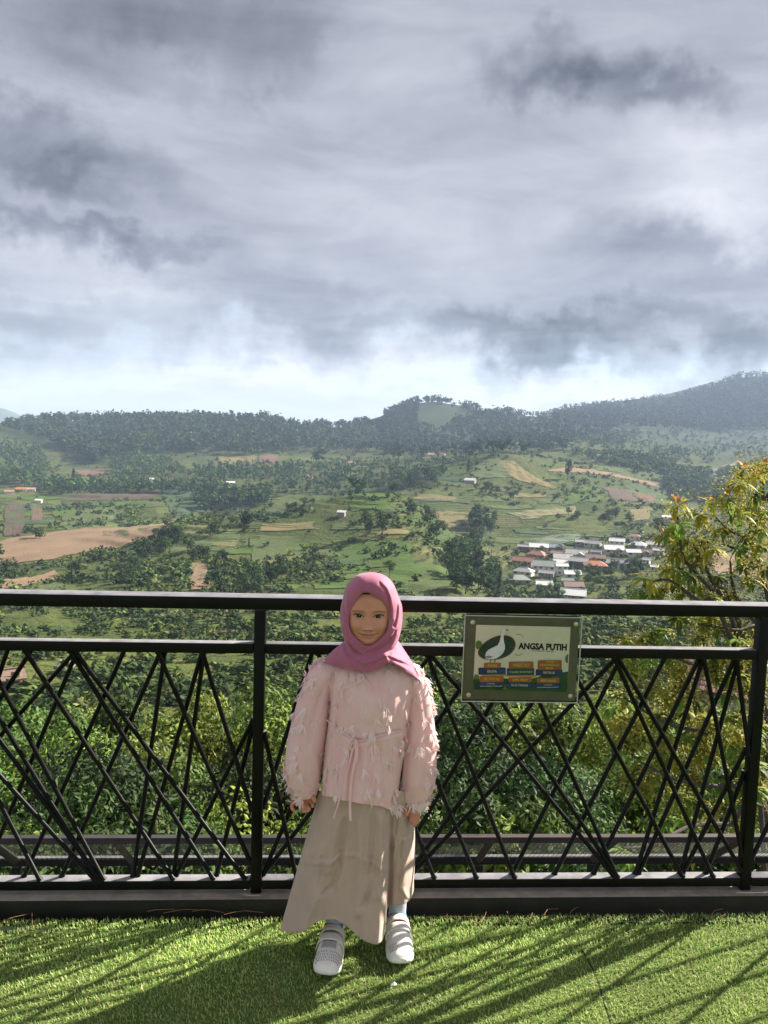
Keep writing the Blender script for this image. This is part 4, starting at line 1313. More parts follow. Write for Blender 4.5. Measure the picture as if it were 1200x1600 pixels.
sL = sz(402.5, 1190)[0]; sR = sz(1181, 1180)[0]; SP = sR - sL
POSTS = [sL - SP, sL, sR, sR + SP]
S0, S1 = POSTS[0] - 0.3, POSTS[-1] + 0.3
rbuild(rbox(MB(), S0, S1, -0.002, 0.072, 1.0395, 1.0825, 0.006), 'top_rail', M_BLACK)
rbuild(rbox(MB(), S0, S1, -0.030, 0.10, -0.03, 0.052, 0.003), 'base_beam', M_DUST)
HW = 0.0185
for i, s in enumerate(POSTS):
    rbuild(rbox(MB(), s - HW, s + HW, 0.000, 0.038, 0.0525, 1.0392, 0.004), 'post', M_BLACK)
edges = [S0] + POSTS + [S1]
for i in range(len(edges) - 1):
    a = edges[i] + (HW + 0.0005 if i > 0 else 0); b = edges[i + 1] - (HW + 0.0005 if i < len(edges) - 2 else 0)
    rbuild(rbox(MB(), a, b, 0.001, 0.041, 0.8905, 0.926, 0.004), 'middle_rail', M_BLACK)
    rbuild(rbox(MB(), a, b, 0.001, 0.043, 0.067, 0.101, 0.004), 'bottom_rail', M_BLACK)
FRONT = [((0, 1211.5), (145, 1371)), ((0, 1157), (154, 1371)), ((0, 1068), (160, 1371)), ((44, 1024), (269, 1371)), ((114, 1024), (332, 1371)),
         ((122, 1024), (381, 1371)), ((249, 1024), (390, 1345)), ((318, 1024), (389, 1253)),
         ((413, 1145), (463, 1371)), ((549, 1030), (677, 1369)), ((607, 1030), (743, 1369)), ((672, 1035), (803, 1369)), ((677, 1028), (957, 1367)),
         ((740, 1030), (962, 1367)), ((813, 1030), (964, 1369)), ((886, 1030), (1067, 1371)), ((962, 1033), (1113.6, 1369)), ((969, 1033), (1162.6, 1367)),
         ((1100, 1030), (1162, 1350)), ((1151, 1032), (1177, 1230)), ((500, 1030), (620, 1369)), ((-120, 1024), (60, 1371)), ((-200, 1024), (-40, 1371)),
         ((-60, 1024), (150, 1371))]
REAR = [((44, 1024), (0, 1092)), ((112, 1024), (0, 1150)), ((118, 1024), (0, 1306)), ((192, 1021), (37, 1371)), ((248, 1024), (96, 1371)), ((257, 1021), (208, 1369)),
        ((314, 1024), (215, 1369)), ((318, 1024), (271, 1369)), ((392, 1131), (275, 1369)), ((389, 1159), (338, 1369)),
        ((487, 1022), (413, 1257)), ((556, 1022), (409, 1371)), ((670, 1027), (408, 1371)), ((808, 1030), (612, 1369)), ((881, 1030), (640, 1362)),
        ((960, 1030), (647, 1362)), ((964, 1040), (803, 1360)), ((1036, 1033), (866, 1367)), ((1090, 1033), (927, 1367)), ((1095, 1040), (992, 1367)),
        ((1146, 1033), (997, 1367)), ((1151, 1040), (1062, 1367)), ((1186, 1129), (1069, 1360)), ((1181, 1159), (1102, 1367)), ((750, 1030), (520, 1369)),
        ((-60, 1021), (-200, 1371)), ((10, 1021), (-110, 1371))]
ZT, ZB = 0.8925, 0.0995


def bar(p, q, n, flip=False, shift=0.0, panel=None):
    (s1, z1), (s2, z2) = p, q
    f = lambda z: s1 + (s2 - s1) * (z - z1) / (z2 - z1)
    ends = []
    lo, hi = panel
    for z in (ZT, ZB):
        s = f(z)
        if s < lo or s > hi:
            sc_ = lo if s < lo else hi
            z = z1 + (z2 - z1) * (sc_ - s1) / (s2 - s1)
            s = sc_
        ends.append((s, z))
    if abs(ends[0][1] - ends[1][1]) < 0.05:
        return
    A, B_ = rl(ends[0][0] + shift, n, ends[0][1]), rl(ends[1][0] + shift, n, ends[1][1])
    t_ = (B_ - A).normalized()
    m = MB().tube([A, A + t_ * .004, A + t_ * .009, (A + B_) / 2, B_ - t_ * .009, B_ - t_ * .004, B_], [.0112, .0104, .0078, .0078, .0078, .0104, .0112], 10)   # weld collars at both ends
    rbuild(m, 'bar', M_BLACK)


PAN = [(POSTS[i] + HW, POSTS[i + 1] - HW) for i in range(3)]
for lst, n in ((FRONT, 0.0105), (REAR, 0.0305)):
    for a, b in lst:
        p, q = sz(*a, n=n), sz(*b, n=n)
        k = 0 if (p[0] + q[0]) / 2 < sL else 1
        bar(p, q, n, panel=PAN[k])
for j in range(9):      # the bay beyond the right-hand post, seen only as slivers
    a0 = PAN[2][0] + 0.12 + j * SP / 9.5
    bar((a0, ZT), (a0 + (-1) ** j * 0.33, ZB), 0.0105 if j % 2 else 0.0305, panel=PAN[2])

# thin cables tied round the post feet
for (pts, lab) in (([(340, 1394, .02), (372, 1398, -.012), (394, 1400, -.022), (412, 1400, -.022), (432, 1395, -.01), (447, 1392, .02)], 'thin grey cable looped round the foot of the left post'),
                   ([(1078, 1391, .0), (1110, 1395, -.012), (1140, 1394, -.02), (1165, 1396, -.022), (1190, 1395, -.02), (1215, 1392, .0)], 'thin grey cable looped round the foot of the right post')):
    w = MB().tube([rl(sz(x, y, n)[0], n - 0.012, sz(x, y, n - 0.012)[1]) for x, y, n in pts], 0.0018, 6).build('cable', mat('cable_grey', (0.12, 0.115, 0.11), rough=0.5))
    tag(w, lab, 'cable', 'cables on the railing')

# ---- lower safety fence outside the deck
NL, NU = 0.95, 0.66
zl = np.mean([sz(x, y, NL)[1] for x, y in ((60, 1334), (400, 1340), (1000, 1357))])
zu = np.mean([sz(x, y, NU)[1] for x, y in ((60, 1302), (420, 1308), (1050, 1322))])
SF = empty('safety_fence', rl(0, NL, zl), 0, 'low weathered safety fence with wire mesh below the deck edge', 'fence')


def sfb(mb, name, m, smooth=False):
    mb.v = [Vector(v) - SF.location for v in mb.v]
    return mb.build(name, m, SF)


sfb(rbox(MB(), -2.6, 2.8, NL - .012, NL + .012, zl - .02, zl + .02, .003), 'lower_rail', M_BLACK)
smid = sz(470, 1308, NU)[0]
sfb(rbox(MB(), -2.6, smid, NU - .016, NU + .016, zu - .014, zu + .014, .003), 'upper_rail', M_WEATH)
sfb(rbox(MB(), smid + .002, 2.8, NU - .016, NU + .016, zu - .014, zu + .014, .003), 'upper_rail', M_RUST)
for px in (-160, 26, 206, 393, 573, 748, 925, 1105, 1290):
    s, _ = sz(px, 1345, NL)
    sfb(MB().tube([rl(s, NL, zl + 0.0), rl(s, NU, zu)], 0.021, 4), 'bracket', M_RUST if px > 300 else M_WEATH)
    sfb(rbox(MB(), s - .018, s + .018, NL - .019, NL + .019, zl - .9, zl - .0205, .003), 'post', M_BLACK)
    sfb(rbox(MB(), s - .018, s + .018, 0.12, NL - .0195, zl - .36, zl - .32, .003), 'tie_beam', M_WEATH)
wm = MB()
for s in np.arange(-2.6, 2.8, 0.022):
    wm.tube([rl(s, NL, zl), rl(s, NU, zu)], 0.0009, 3, False)
for k in range(1, 22):
    t = k / 22
    wm.tube([rl(-2.6, NL + (NU - NL) * t, zl + (zu - zl) * t), rl(2.8, NL + (NU - NL) * t, zl + (zu - zl) * t)], 0.0009, 3, False)
for s in np.arange(-2.6, 2.8, 0.05):
    wm.tube([rl(s, NL, zl - .02), rl(s, NL, zl - .5)], 0.0011, 3, False)
for k in range(1, 10):
    wm.tube([rl(-2.6, NL, zl - .02 - k * .05), rl(2.8, NL, zl - .02 - k * .05)], 0.0011, 3, False)
o = sfb(wm, 'wire_mesh', mat('mesh_wire', (0.010, 0.010, 0.009), rough=0.6))
o['kind'] = 'stuff'

# ---- litter on the turf
M_TWIG = mat('dry_twig', (0.20, 0.095, 0.045), (0.28, 0.16, 0.08), 40, 0.85)
tw = [((0, 1442), (45, 1428), 'pale dry stalk lying slantwise by the beam at far left'), ((50, 1425), (49, 1462), 'upright thin dry stalk crossing the turf edge at far left'),
      ((66, 1450), (74, 1441), 'short curled brown twig on the turf at left'), ((205, 1442), (214, 1436), 'small brown leaf stem on the turf left of the post'),
      ((436, 1508), (427, 1590), 'long thin dry stalk on the turf left of the girl'), ((690, 1432), (802, 1436), None), ((742, 1446), (760, 1424), None), ((822, 1452), (832, 1426), None),
      ((792, 1424), (796, 1444), None), ((850, 1430), (872, 1420), None), ((230, 1424), (290, 1420), None), ((300, 1424), (350, 1426), None), ((255, 1427), (320, 1422), None),
      ((350, 1429), (412, 1426), None), ((890, 1428), (905, 1416), None), ((1030, 1421), (1046, 1437), None), ((945, 1446), (955, 1434), None), ((1110, 1432), (1130, 1420), None), ((820, 1436), (835, 1450), None)]
for (a, b, lab) in tw:
    A, Bq = atZ(*a, 0.017), atZ(*b, 0.017)
    mid = (A + Bq) / 2 + Vector((random.uniform(-.01, .01), random.uniform(-.01, .01), 0.004))
    base = A.copy()
    o = MB().tube([A - base, (A + mid) / 2 - base + Vector((0, 0, .002)), mid - base, (mid + Bq) / 2 - base, Bq - base], [.0011, .001, .0009, .0008, .0006], 5).build('twig', M_TWIG)
    o.location = base
    tag(o, lab or 'thin reddish dry twig in the litter along the base beam', 'twig', 'dry twigs on the turf')
cr = [(0, 0, .002), (.012, -.004, .006), (.02, .004, .003), (.011, .008, .009), (.003, .01, .002)]
o = mesh('paper_scrap', cr, [(0, 1, 3), (1, 2, 3), (0, 3, 4)], mat('paper_white', (0.75, 0.74, 0.70), rough=0.7))
o.location = atZ(610, 1541, 0.014)
tag(o, 'tiny white paper scrap on the turf right of the left shoe', 'paper scrap')

# ground of the hilltop behind the viewer
gx, gy = np.meshgrid(np.linspace(-1, 1, 60), np.linspace(0, 1, 40))
gx = np.sign(gx) * np.abs(gx) ** 2 * 600; gy = 2.0 - gy ** 2 * 600
gz = -0.35 + 0.0 * gx - 3.0 * np.clip((np.abs(gx) - 20) / 200, 0, 1)
i_, j_ = np.meshgrid(np.arange(39), np.arange(59), indexing='ij'); a_ = (i_ * 60 + j_).ravel()
o = mesh('ground', np.stack([gx, gy, gz], -1).reshape(-1, 3), np.stack([a_, a_ + 60, a_ + 61, a_ + 1], -1), mat('hilltop_grass', (0.06, 0.10, 0.03), (0.09, 0.13, 0.04), 0.5, 0.95, coord='World', spec=0.1), None, True)
tag(o, 'grassy hilltop behind the viewing deck', 'ground', kind='structure')
# ================================================================== SIGN
sTL, zTL = sz(728.2, 962.6, -0.03); sTR, zTR = sz(908.9, 967.4, -0.03); sBL, zBL = sz(722.6, 1095.2, -0.03); sBR, zBR = sz(902.2, 1099.6, -0.03)
SW = ((sTR - sTL) + (sBR - sBL)) / 2; SH = ((zTL - zBL) + (zTR - zBR)) / 2
sc0 = (sTL + sTR + sBL + sBR) / 4; zc0 = (zTL + zTR + zBL + zBR) / 4
SG = empty('information_sign', rl(sc0, -0.006, zc0), 0, 'framed sign about a white goose fixed to the railing', 'sign')
# local axes: x right, z up, y towards the valley (front is -y)
SG.rotation_euler = (0, R(0.35), RA)


def uv(X, Y):
    """position on the sign of a point in the enlarged view of the photograph"""
    v = (Y - 170 - 25 * (X - 147) / 943) / 692
    u = (X - 147 + 29 * v) / 940
    return (u - 0.5) * SW, (0.5 - v) * SH


def poly(name, pts, y, m, parent=None, thick=0.0004, label=None):
    q = [uv(*p) for p in pts]
    par = parent or SG
    V = [(a, y, b) for a, b in q] + [(a, y + thick, b) for a, b in q]
    n = len(q)
    F = [tuple(range(n)), tuple(range(2 * n - 1, n - 1, -1))] + [(i, i + n, (i + 1) % n + n, (i + 1) % n) for i in range(n)]
    return mesh(name, V, F, m, par)


def ink(name, c, c2=None):
    return mat('ink_' + name, c, c2, 30, 0.55, spec=0.2)


MB().box((0, 0.0035, 0), (SW / 2 - .004, .0025, SH / 2 + .004), None, .001).build('backing_plate', M_BLACK, SG)
MB().box((0, -0.006, 0), (SW / 2 - .002, .002, SH / 2 - .002), None, .001).build('board', mat('olive_board', (0.085, 0.095, 0.050), (0.105, 0.115, 0.065), 20, 0.7), SG)
cream = mat('print_cream', (0.64, 0.63, 0.47), (0.70, 0.68, 0.52), 25, 0.6)
pr = poly('print_sheet', [(235, 247), (1005, 270), (985, 805), (210, 775)], -0.0088, cream)
grn = ink('green', (0.020, 0.065, 0.028), (0.045, 0.11, 0.035))
poly('print_band', [(212, 700), (225, 650), (250, 655), (262, 690), (330, 672), (500, 690), (690, 690), (740, 678), (800, 655), (990, 635), (985, 805), (210, 775)], -0.0093, grn)
poly('print_band', [(262, 676), (290, 655), (400, 648), (720, 660), (735, 672), (700, 684), (560, 672), (330, 668)], -0.0098, ink('orange_sand', (0.50, 0.29, 0.10)))
lf = ink('leaf', (0.10, 0.20, 0.03))
for pts in ([(232, 385), (255, 372), (278, 385), (282, 410), (262, 440), (240, 446), (228, 420)], [(225, 655), (245, 650), (262, 668), (250, 690), (228, 692), (214, 676)], [(470, 735), (482, 768), (505, 775), (455, 775)]):
    poly('print_leaf', pts, -0.0102, lf)
poly('print_emblem', [(970, 500), (990, 490), (986, 565), (970, 560), (962, 530)], -0.0102, ink('greyleaf', (0.12, 0.16, 0.09)))
# oval picture
ov = []
for i in range(44):
    a = 2 * math.pi * i / 44
    x = 152 * math.cos(a); y = 88 * math.sin(a) * (1 + 0.12 * math.cos(a))
    c_, s_ = math.cos(R(-18)), math.sin(R(-18))
    ov.append((402 + x * c_ - y * s_, 437 + x * s_ + y * c_))
poly('picture_rim', [(402 + (x - 402) * 1.045, 437 + (y - 437) * 1.06) for x, y in ov], -0.0102, ink('brown', (0.22, 0.085, 0.03)))
poly('picture', ov, -0.0107, mat('picture_dark', (0.006, 0.022, 0.016), (0.018, 0.05, 0.030), 60, 0.5))
goose = [(318, 468), (335, 448), (372, 430), (410, 412), (425, 380), (432, 345), (438, 320), (442, 300), (452, 284), (468, 280), (478, 286), (474, 298), (464, 310),
         (458, 330), (456, 355), (460, 385), (468, 415), (468, 445), (455, 475), (430, 500), (400, 520), (365, 528), (335, 528), (312, 520), (308, 498), (312, 480)]
poly('goose_print', goose, -0.0112, mat('goose_white', (0.66, 0.71, 0.73), (0.78, 0.82, 0.83), 60, 0.5))
poly('goose_wing', [(312, 498), (345, 498), (372, 505), (352, 516), (325, 520), (310, 512)], -0.0116, ink('wing', (0.24, 0.30, 0.29)))
poly('goose_bill', [(474, 283), (502, 288), (478, 298)], -0.0116, ink('bill', (0.05, 0.04, 0.02)))
for x in (350, 386):
    poly('goose_leg', [(x, 524), (x + 7, 524), (x + 4, 552), (x - 10, 555), (x - 2, 545)], -0.0116, ink('leg', (0.16, 0.09, 0.04)))
# small curved arrows
for (pts, hd) in (([(620, 358), (612, 340), (598, 330), (580, 326), (565, 328)], (558, 330)), ([(612, 480), (600, 492), (582, 499), (565, 496), (555, 489)], (549, 482))):
    m_ = MB().tube([(uv(*p)[0], -0.0094, uv(*p)[1]) for p in pts], [.0004, .0006, .0007, .0008, .0016], 6)
    m_.build('printed_arrow', ink('black', (0.02, 0.022, 0.02)), SG)


def text(body, X, Y, hgt, m, y=-0.0095, wid=None, bold=0.0, shear=0.0, name='lettering', align='CENTER'):
    cu = bpy.data.curves.new('lettering', 'FONT')
    cu.body = body
    cu.size = 1.0
    cu.offset = bold
    cu.shear = shear
    cu.align_x = align
    cu.align_y = 'CENTER'
    cu.resolution_u = 2
    cu.extrude = 0.0
    ob = bpy.data.objects.new('lettering', cu)
    COL.objects.link(ob)
    me = eval_mesh(ob)
    bpy.data.curves.remove(cu)
    co = np.empty(len(me.vertices) * 3, np.float32); me.vertices.foreach_get('co', co); co = co.reshape(-1, 3)
    h0 = co[:, 1].max() - co[:, 1].min(); w0 = co[:, 0].max() - co[:, 0].min()
    co[:, 0] -= (co[:, 0].max() + co[:, 0].min()) / 2; co[:, 1] -= (co[:, 1].max() + co[:, 1].min()) / 2
    sy = hgt / 692 * SH / h0
    sx = sy if wid is None else (wid / 940 * SW) / w0
    a, b = uv(X, Y)
    n2 = np.stack([co[:, 0] * sx + a, np.full(len(co), y), co[:, 1] * sy + b - co[:, 0] * sx * 0.012], -1)
    me.vertices.foreach_set('co', n2.astype(np.float32).ravel())
    me.materials.clear()
    return link(name, me, m, SG)


black = ink('black', (0.02, 0.022, 0.02))
text('ANGSA PUTIH', 777, 428, 56, black, wid=400, bold=0.05)
text('(CYGNUS OLOR)', 780, 466, 17, black, wid=180, shear=0.3)
M_OR = ink('plate_orange', (0.30, 0.105, 0.035), (0.36, 0.15, 0.06)); M_BL = ink('plate_blue', (0.022, 0.045, 0.16), (0.03, 0.07, 0.2)); M_YL = ink('yellow', (0.52, 0.40, 0.07)); M_PY = ink('paleyellow', (0.48, 0.50, 0.22))
M_SH = ink('plate_shadow', (0.012, 0.016, 0.02))
M_TL = ink('plate_teal', (0.02, 0.10, 0.10))
PL = [  # orange plate (x0,y0,x1,y1), text lines, blue plate, text, blue-lines
    ((298, 556, 436, 600), ['ASAL'], (258, 604, 472, 648), ['EROPA'], M_BL), ((500, 548, 704, 606), ['HABITAT'], (490, 610, 706, 656), None, M_TL),
    ((738, 538, 936, 618), ['CARA', 'BERKEMBANG', 'BIAK'], (726, 622, 938, 660), ['BERTELUR'], M_BL), ((262, 664, 460, 714), ['AKTIVITAS'], (252, 716, 462, 758), 2, M_BL),
    ((498, 676, 690, 718), ['LAMA HIDUP'], (488, 722, 692, 762), ['10-15 TAHUN'], M_BL), ((732, 684, 918, 728), ['MAKANAN'], (720, 732, 928, 772), 2, M_BL)]


def rr(x0, y0, x1, y1, r=9):
    p = []
    for cx, cy, a0 in ((x1 - r, y0 + r, -90), (x1 - r, y1 - r, 0), (x0 + r, y1 - r, 90), (x0 + r, y0 + r, 180)):
        for k in range(4):
            a = R(a0 + 30 * k)
            p.append((cx + r * math.cos(a), cy + r * math.sin(a)))
    return p


for (o_, tl, b_, bt, bm_) in PL:
    poly('label_shadow', rr(b_[0] - 4, b_[1] - 8, b_[2] + 4, b_[3] + 5), -0.0106, M_SH)
    poly('label_plate', rr(*o_), -0.0112, M_OR)
    poly('label_plate', rr(*b_), -0.0112, bm_)
    nL = len(tl); hh = (o_[3] - o_[1])
    for k, s in enumerate(tl):
        text(s, (o_[0] + o_[2]) / 2, o_[1] + hh * (k + 0.5) / nL, hh / nL * (0.5 if nL == 1 else 0.62), M_YL, -0.0118, wid=(o_[2] - o_[0]) * (0.66 if nL == 1 else min(0.8, 0.085 * len(s))), bold=0.03)
    bw, bh = b_[2] - b_[0], b_[3] - b_[1]
    if isinstance(bt, list):
        text(bt[0], (b_[0] + b_[2]) / 2, (b_[1] + b_[3]) / 2, bh * 0.5, M_PY, -0.0118, wid=bw * (0.36 if len(bt[0]) < 6 else 0.46 if len(bt[0]) < 9 else 0.66), bold=0.03)
    else:   # print too small to read: rows of worn strokes
        nl = bt or 1
        for k in range(nl):
            yy = b_[1] + bh * (k + 0.5) / nl
            x = b_[0] + bw * (0.08 if (k or nl == 1) else 0.36)
            xe = b_[2] - bw * (0.08 if (k or nl == 1) else 0.36)
            mb = MB()
            while x < xe:
                w = random.uniform(4, 8)
                a, b = uv(x + w / 2, yy + random.uniform(-1.2, 1.2))
                mb.box((a, -0.0117, b), (w / 2 / 940 * SW, 0.0002, 5.2 / nl ** .4 / 692 * SH * random.uniform(.7, 1)))
                x += w + random.choice((2.2, 2.2, 2.2, 7))
            mb.build('lettering', M_PY, SG)
# clear cover with polished edges, held by four stand-off bolts
gm = bpy.data.materials.new('clear_acrylic')
gm.use_nodes = True
gb = gm.node_tree.nodes['Principled BSDF']
gb.inputs['Base Color'].default_value = (0.99, 1.0, 0.99, 1)
gb.inputs['Roughness'].default_value = 0.06
gb.inputs['IOR'].default_value = 1.12
gb.inputs['Transmission Weight'].default_value = 1.0
MB().box((0, -0.0155, 0), (SW / 2 + .001, .0022, SH / 2), None, .0008).build('cover_pane', gm, SG)
edge = mat('acrylic_edge', (0.42, 0.46, 0.40), (0.5, 0.53, 0.47), 30, 0.3)
for nm, c, h in (('edge_strip', (0, -.0155, SH / 2 + .0016), (SW / 2 + .003, .0026, .0015)), ('edge_strip', (0, -.0155, -SH / 2 - .0016), (SW / 2 + .003, .0026, .0015)),
                 ('edge_strip', (SW / 2 + .0026, -.0155, 0), (.0014, .0026, SH / 2)), ('edge_strip', (-SW / 2 - .0022, -.0155, 0), (.0011, .0026, SH / 2))):
    MB().box(c, h, None, .0006).build(nm, edge, SG)
bolt = mat('brushed_bolt', (0.62, 0.58, 0.48), (0.5, 0.46, 0.36), 40, 0.28, metal=0.9)
for X, Y in ((202, 220), (1040, 240), (170, 812), (1003, 830)):
    a, b = uv(X, Y)
    m_ = MB()
    m_.tube([(a, -.004, b), (a, -.0178, b)], .0042, 14)
    m_.tube([(a, -.0178, b), (a, -.0215, b), (a, -.0225, b)], [.0075, .0075, .006], 18)
    auto_smooth(m_.build('standoff_bolt', bolt, SG))
# ================================================================== THE GIRL AT THE RAILING
GY = 2.275
PERS = empty('person', atZ(566, 1492, 0.0), 0, 'child in mauve headscarf, fringed pink blouse and beige skirt standing at the railing', 'person')
PB = PERS.location.copy()


def G(px, py, dy=0.0):
    return atY(px, py, GY + dy)


def proj(V):
    P = np.asarray(V, float) - np.array([0, 0, CAMZ])
    d = P @ _fw
    return np.stack([600 + FPX * (P @ _ri) / d, 800 - FPX * (P @ _up) / d], -1)


def crv(pts, n, closed=False):
    """Catmull-Rom through points of any dimension"""
    P = np.asarray(pts, float)
    m = len(P)
    out = []
    seg = m if closed else m - 1
    for q in np.linspace(0, seg, n, endpoint=not closed):
        i = min(int(q), seg - 1); t = q - i
        g_ = (lambda k: P[k % m]) if closed else (lambda k: P[min(max(k, 0), m - 1)])
        a, b, c, d = g_(i - 1), g_(i), g_(i + 1), g_(i + 2)
        out.append(0.5 * ((2 * b) + (-a + c) * t + (2 * a - 5 * b + 4 * c - d) * t * t + (-a + 3 * b - 3 * c + d) * t ** 3))
    return np.array(out)


def seg_dist(Q, pl):
    best = np.full(len(Q), 1e9)
    pl = np.asarray(pl, float)
    for a, b in zip(pl[:-1], pl[1:]):
        d = b - a; L2 = (d ** 2).sum() + 1e-9
        t = np.clip(((Q - a) @ d) / L2, 0, 1)
        best = np.minimum(best, np.linalg.norm(Q - a - t[:, None] * d, axis=1))
    return best


def folds(V, lst, front=None):
    """raise or sink creases that follow lines drawn over the cloth; amp>0 comes toward the viewer"""
    Q = proj(V)
    V = np.array(V, float)
    for pl, amp, sg in lst:
        d = seg_dist(Q, pl)
        w = amp * np.exp(-(d / sg) ** 2)
        if front is not None:
            w = w * front
        V[:, 1] -= w
    return V


def grid_faces(nr, nc, wrap=False):
    F = []
    for i in range(nr - 1):
        for j in range(nc if wrap else nc - 1):
            a, b = i * nc + j, i * nc + (j + 1) % nc
            F.append((a, b, b + nc, a + nc))
    return F


def gmesh(name, V, F, m, parent=None, col=None, sub=0, smooth=True):
    V = np.asarray(V, float) - np.array(PB)
    o = mesh(name, V, F, m, parent or PERS, smooth, col)
    if sub:
        md = o.modifiers.new('s', 'SUBSURF'); md.levels = sub; md.render_levels = sub
    return o


def skin_mat(name, attr=True):
    m = mat(name, (1, 1, 1), rough=0.40, attr=attr, spec=0.4, bump=0.05, bscale=300, bdist=0.001)
    b = [n for n in m.node_tree.nodes if n.type == 'BSDF_PRINCIPLED'][0]
    b.inputs['Subsurface Weight'].default_value = 0.15
    b.inputs['Subsurface Radius'].default_value = (0.012, 0.005, 0.003)
    b.inputs['Subsurface Scale'].default_value = 0.6
    return m


M_SKIN = skin_mat('skin')
SKIN = np.array([0.60, 0.262, 0.17])

# ---- head
HC = np.array(G(576.5, 957, 0.0)) + np.array([.0005, 0, .0165])
zA = [-.1035, -.1005, -.094, -.083, -.066, -.045, -.02, .01, .036, .058, .073, .082, .086]
vA = [.008, .024, .039, .0515, .0625, .0690, .0725, .0735, .0705, .0575, .038, .020, .004]
dF = [.045, .060, .070, .0765, .080, .0815, .082, .083, .079, .064, .040, .020, .004]
dB = [.005, .012, .02, .03, .045, .06, .075, .085, .086, .07, .045, .022, .004]
nz, nt_ = 120, 150
zz = np.concatenate([np.linspace(-.1035, .058, 100), np.linspace(.060, .086, 20)])
tt = np.linspace(0, 2 * math.pi, nt_, endpoint=False)
# denser sampling at the front (t = pi/2 is the face)
tt = tt + 0.45 * np.sin(2 * tt) * 0 - 0.55 * np.cos(tt) * 0 + 0.5 * np.sin(tt - math.pi / 2) * 0
ta = np.linspace(-1, 1, nt_, endpoint=False)
tt = math.pi / 2 + math.pi * (0.45 * ta + 0.55 * ta ** 3)


def face_off(x, z):
    g2 = lambda cx, cz, sx, sz_, a: a * np.exp(-((x - cx) / sx) ** 2 - ((z - cz) / sz_) ** 2)
    o = 0 * x
    t = np.clip((-.002 - z) / .042, 0, 1)
    o = o + (0.002 + .009 * t ** 1.3) * np.exp(-(x / (.0075 + .004 * t)) ** 2) * (z > -.049) * np.clip((z + .052) / .006, 0, 1) * np.clip((.012 - z) / .012, 0, 1)
    o = o + g2(0, -.0435, .0100, .0075, .0100) + g2(.0125, -.0468, .006, .0052, .0080) + g2(-.0125, -.0468, .006, .0052, .0080)
    o = o + g2(.0062, -.0518, .0034, .0024, -.004) + g2(-.0062, -.0518, .0034, .0024, -.004)
    for s in (-1, 1):
        o = o + g2(s * .0285, -.012, .0165, .0095, -.0065) + g2(s * .030, .005, .019, .0055, .0028) + g2(s * .0285, -.0112, .0125, .0055, .0042)
        o = o + g2(s * .037, -.040, .018, .016, .0085) + g2(s * .0325, -.0615, .0045, .006, -.0032) + g2(s * .02, -.052, .006, .012, -.0014)
        o = o + g2(s * .0285, -.0215, .013, .0035, .0014)
    cz = -.0660 + .0042 * (x / .0295) ** 2
    lip = np.exp(-(x / .020) ** 2)
    o = o + .0042 * lip * np.exp(-((z - cz - .0036) / .0032) ** 2) + .0050 * lip * np.exp(-((z - cz + .0045) / .0038) ** 2)
    o = o - .0038 * np.exp(-((z - cz) / .0014) ** 2) * (np.abs(x) < .031)
    o = o + g2(0, -.0905, .015, .0085, .0045) + g2(0, -.0785, .016, .004, -.0022) + g2(0, .035, .04, .02, .002)
    return o


def head_pt(z, t, grow=0.0):
    A = np.interp(z, zA, vA) + grow; f_ = np.interp(z, zA, dF) + grow; b_ = np.interp(z, zA, dB) + grow
    c_, s_ = np.cos(t), np.sin(t)
    e = 2 / 2.35
    x = A * np.sign(c_) * np.abs(c_) ** e
    y = np.where(s_ > 0, -f_, b_) * np.abs(s_) ** e
    fr = np.clip(s_ * 1.6, 0, 1)
    y = y - face_off(x, z) * fr
    return x, y, z + 0 * x


ZZ, TT = np.meshgrid(zz, tt, indexing='ij')
hx, hy, hz_ = head_pt(ZZ, TT)
HV = np.stack([hx, hy, hz_], -1).reshape(-1, 3)
front = (np.sin(TT) > 0.15).ravel()
x_, z_ = HV[:, 0], HV[:, 2]
colr = np.tile(SKIN, (len(HV), 1))
n_ = fbm(x_ * 60, z_ * 60, 3, 8)
colr *= (1 + 0.10 * n_)[:, None]
# natural colouring: warmer cheeks, lips, brows
ch = np.exp(-((np.abs(x_) - .036) / .018) ** 2 - ((z_ + .035) / .018) ** 2)
colr = colr * (1 - 0.25 * ch[:, None]) + np.array([0.66, 0.29, 0.19]) * 0.25 * ch[:, None]
ch = np.exp(-((x_) / .012) ** 2 - ((z_ + .045) / .010) ** 2)
colr = colr * (1 - 0.3 * ch[:, None]) + np.array([0.72, 0.39, 0.27]) * 0.3 * ch[:, None]
czl = -.0660 + .0042 * (x_ / .0295) ** 2
up_h = .0052 * np.clip(1 - (np.abs(x_) / .0295) ** 2.0, 0, 1) - .0012 * np.exp(-(x_ / .004) ** 2); lo_h = .0078 * np.clip(1 - (np.abs(x_) / .0265) ** 2, 0, 1)
lip = front & (((z_ >= czl) & (z_ < czl + up_h)) | ((z_ < czl) & (z_ > czl - lo_h)))
lm = lip.astype(float)
colr = colr * (1 - 0.72 * lm[:, None]) + np.array([0.50, 0.19, 0.16]) * 0.72 * lm[:, None]
ml = np.exp(-((z_ - czl) / .0012) ** 2) * (np.abs(x_) < .0315) * front
colr = colr * (1 - 0.8 * ml[:, None]) + np.array([0.16, 0.05, 0.04]) * 0.8 * ml[:, None]
bx0 = np.abs(x_) - .030
bz = .0035 + .0030 * np.cos(bx0 / .018 * 1.4) - .0012 - np.where(bx0 > 0, bx0 * .10, 0)
br = np.exp(-((z_ - bz) / .0021) ** 2) * np.clip((.0195 - np.abs(bx0)) / .006, 0, 1) * front * (0.75 + 0.8 * vnoise(x_ * 900, z_ * 500, 4))
br = np.clip(br, 0, 1) * 0.70
colr = colr * (1 - br[:, None]) + np.array([0.10, 0.055, 0.038]) * br[:, None]
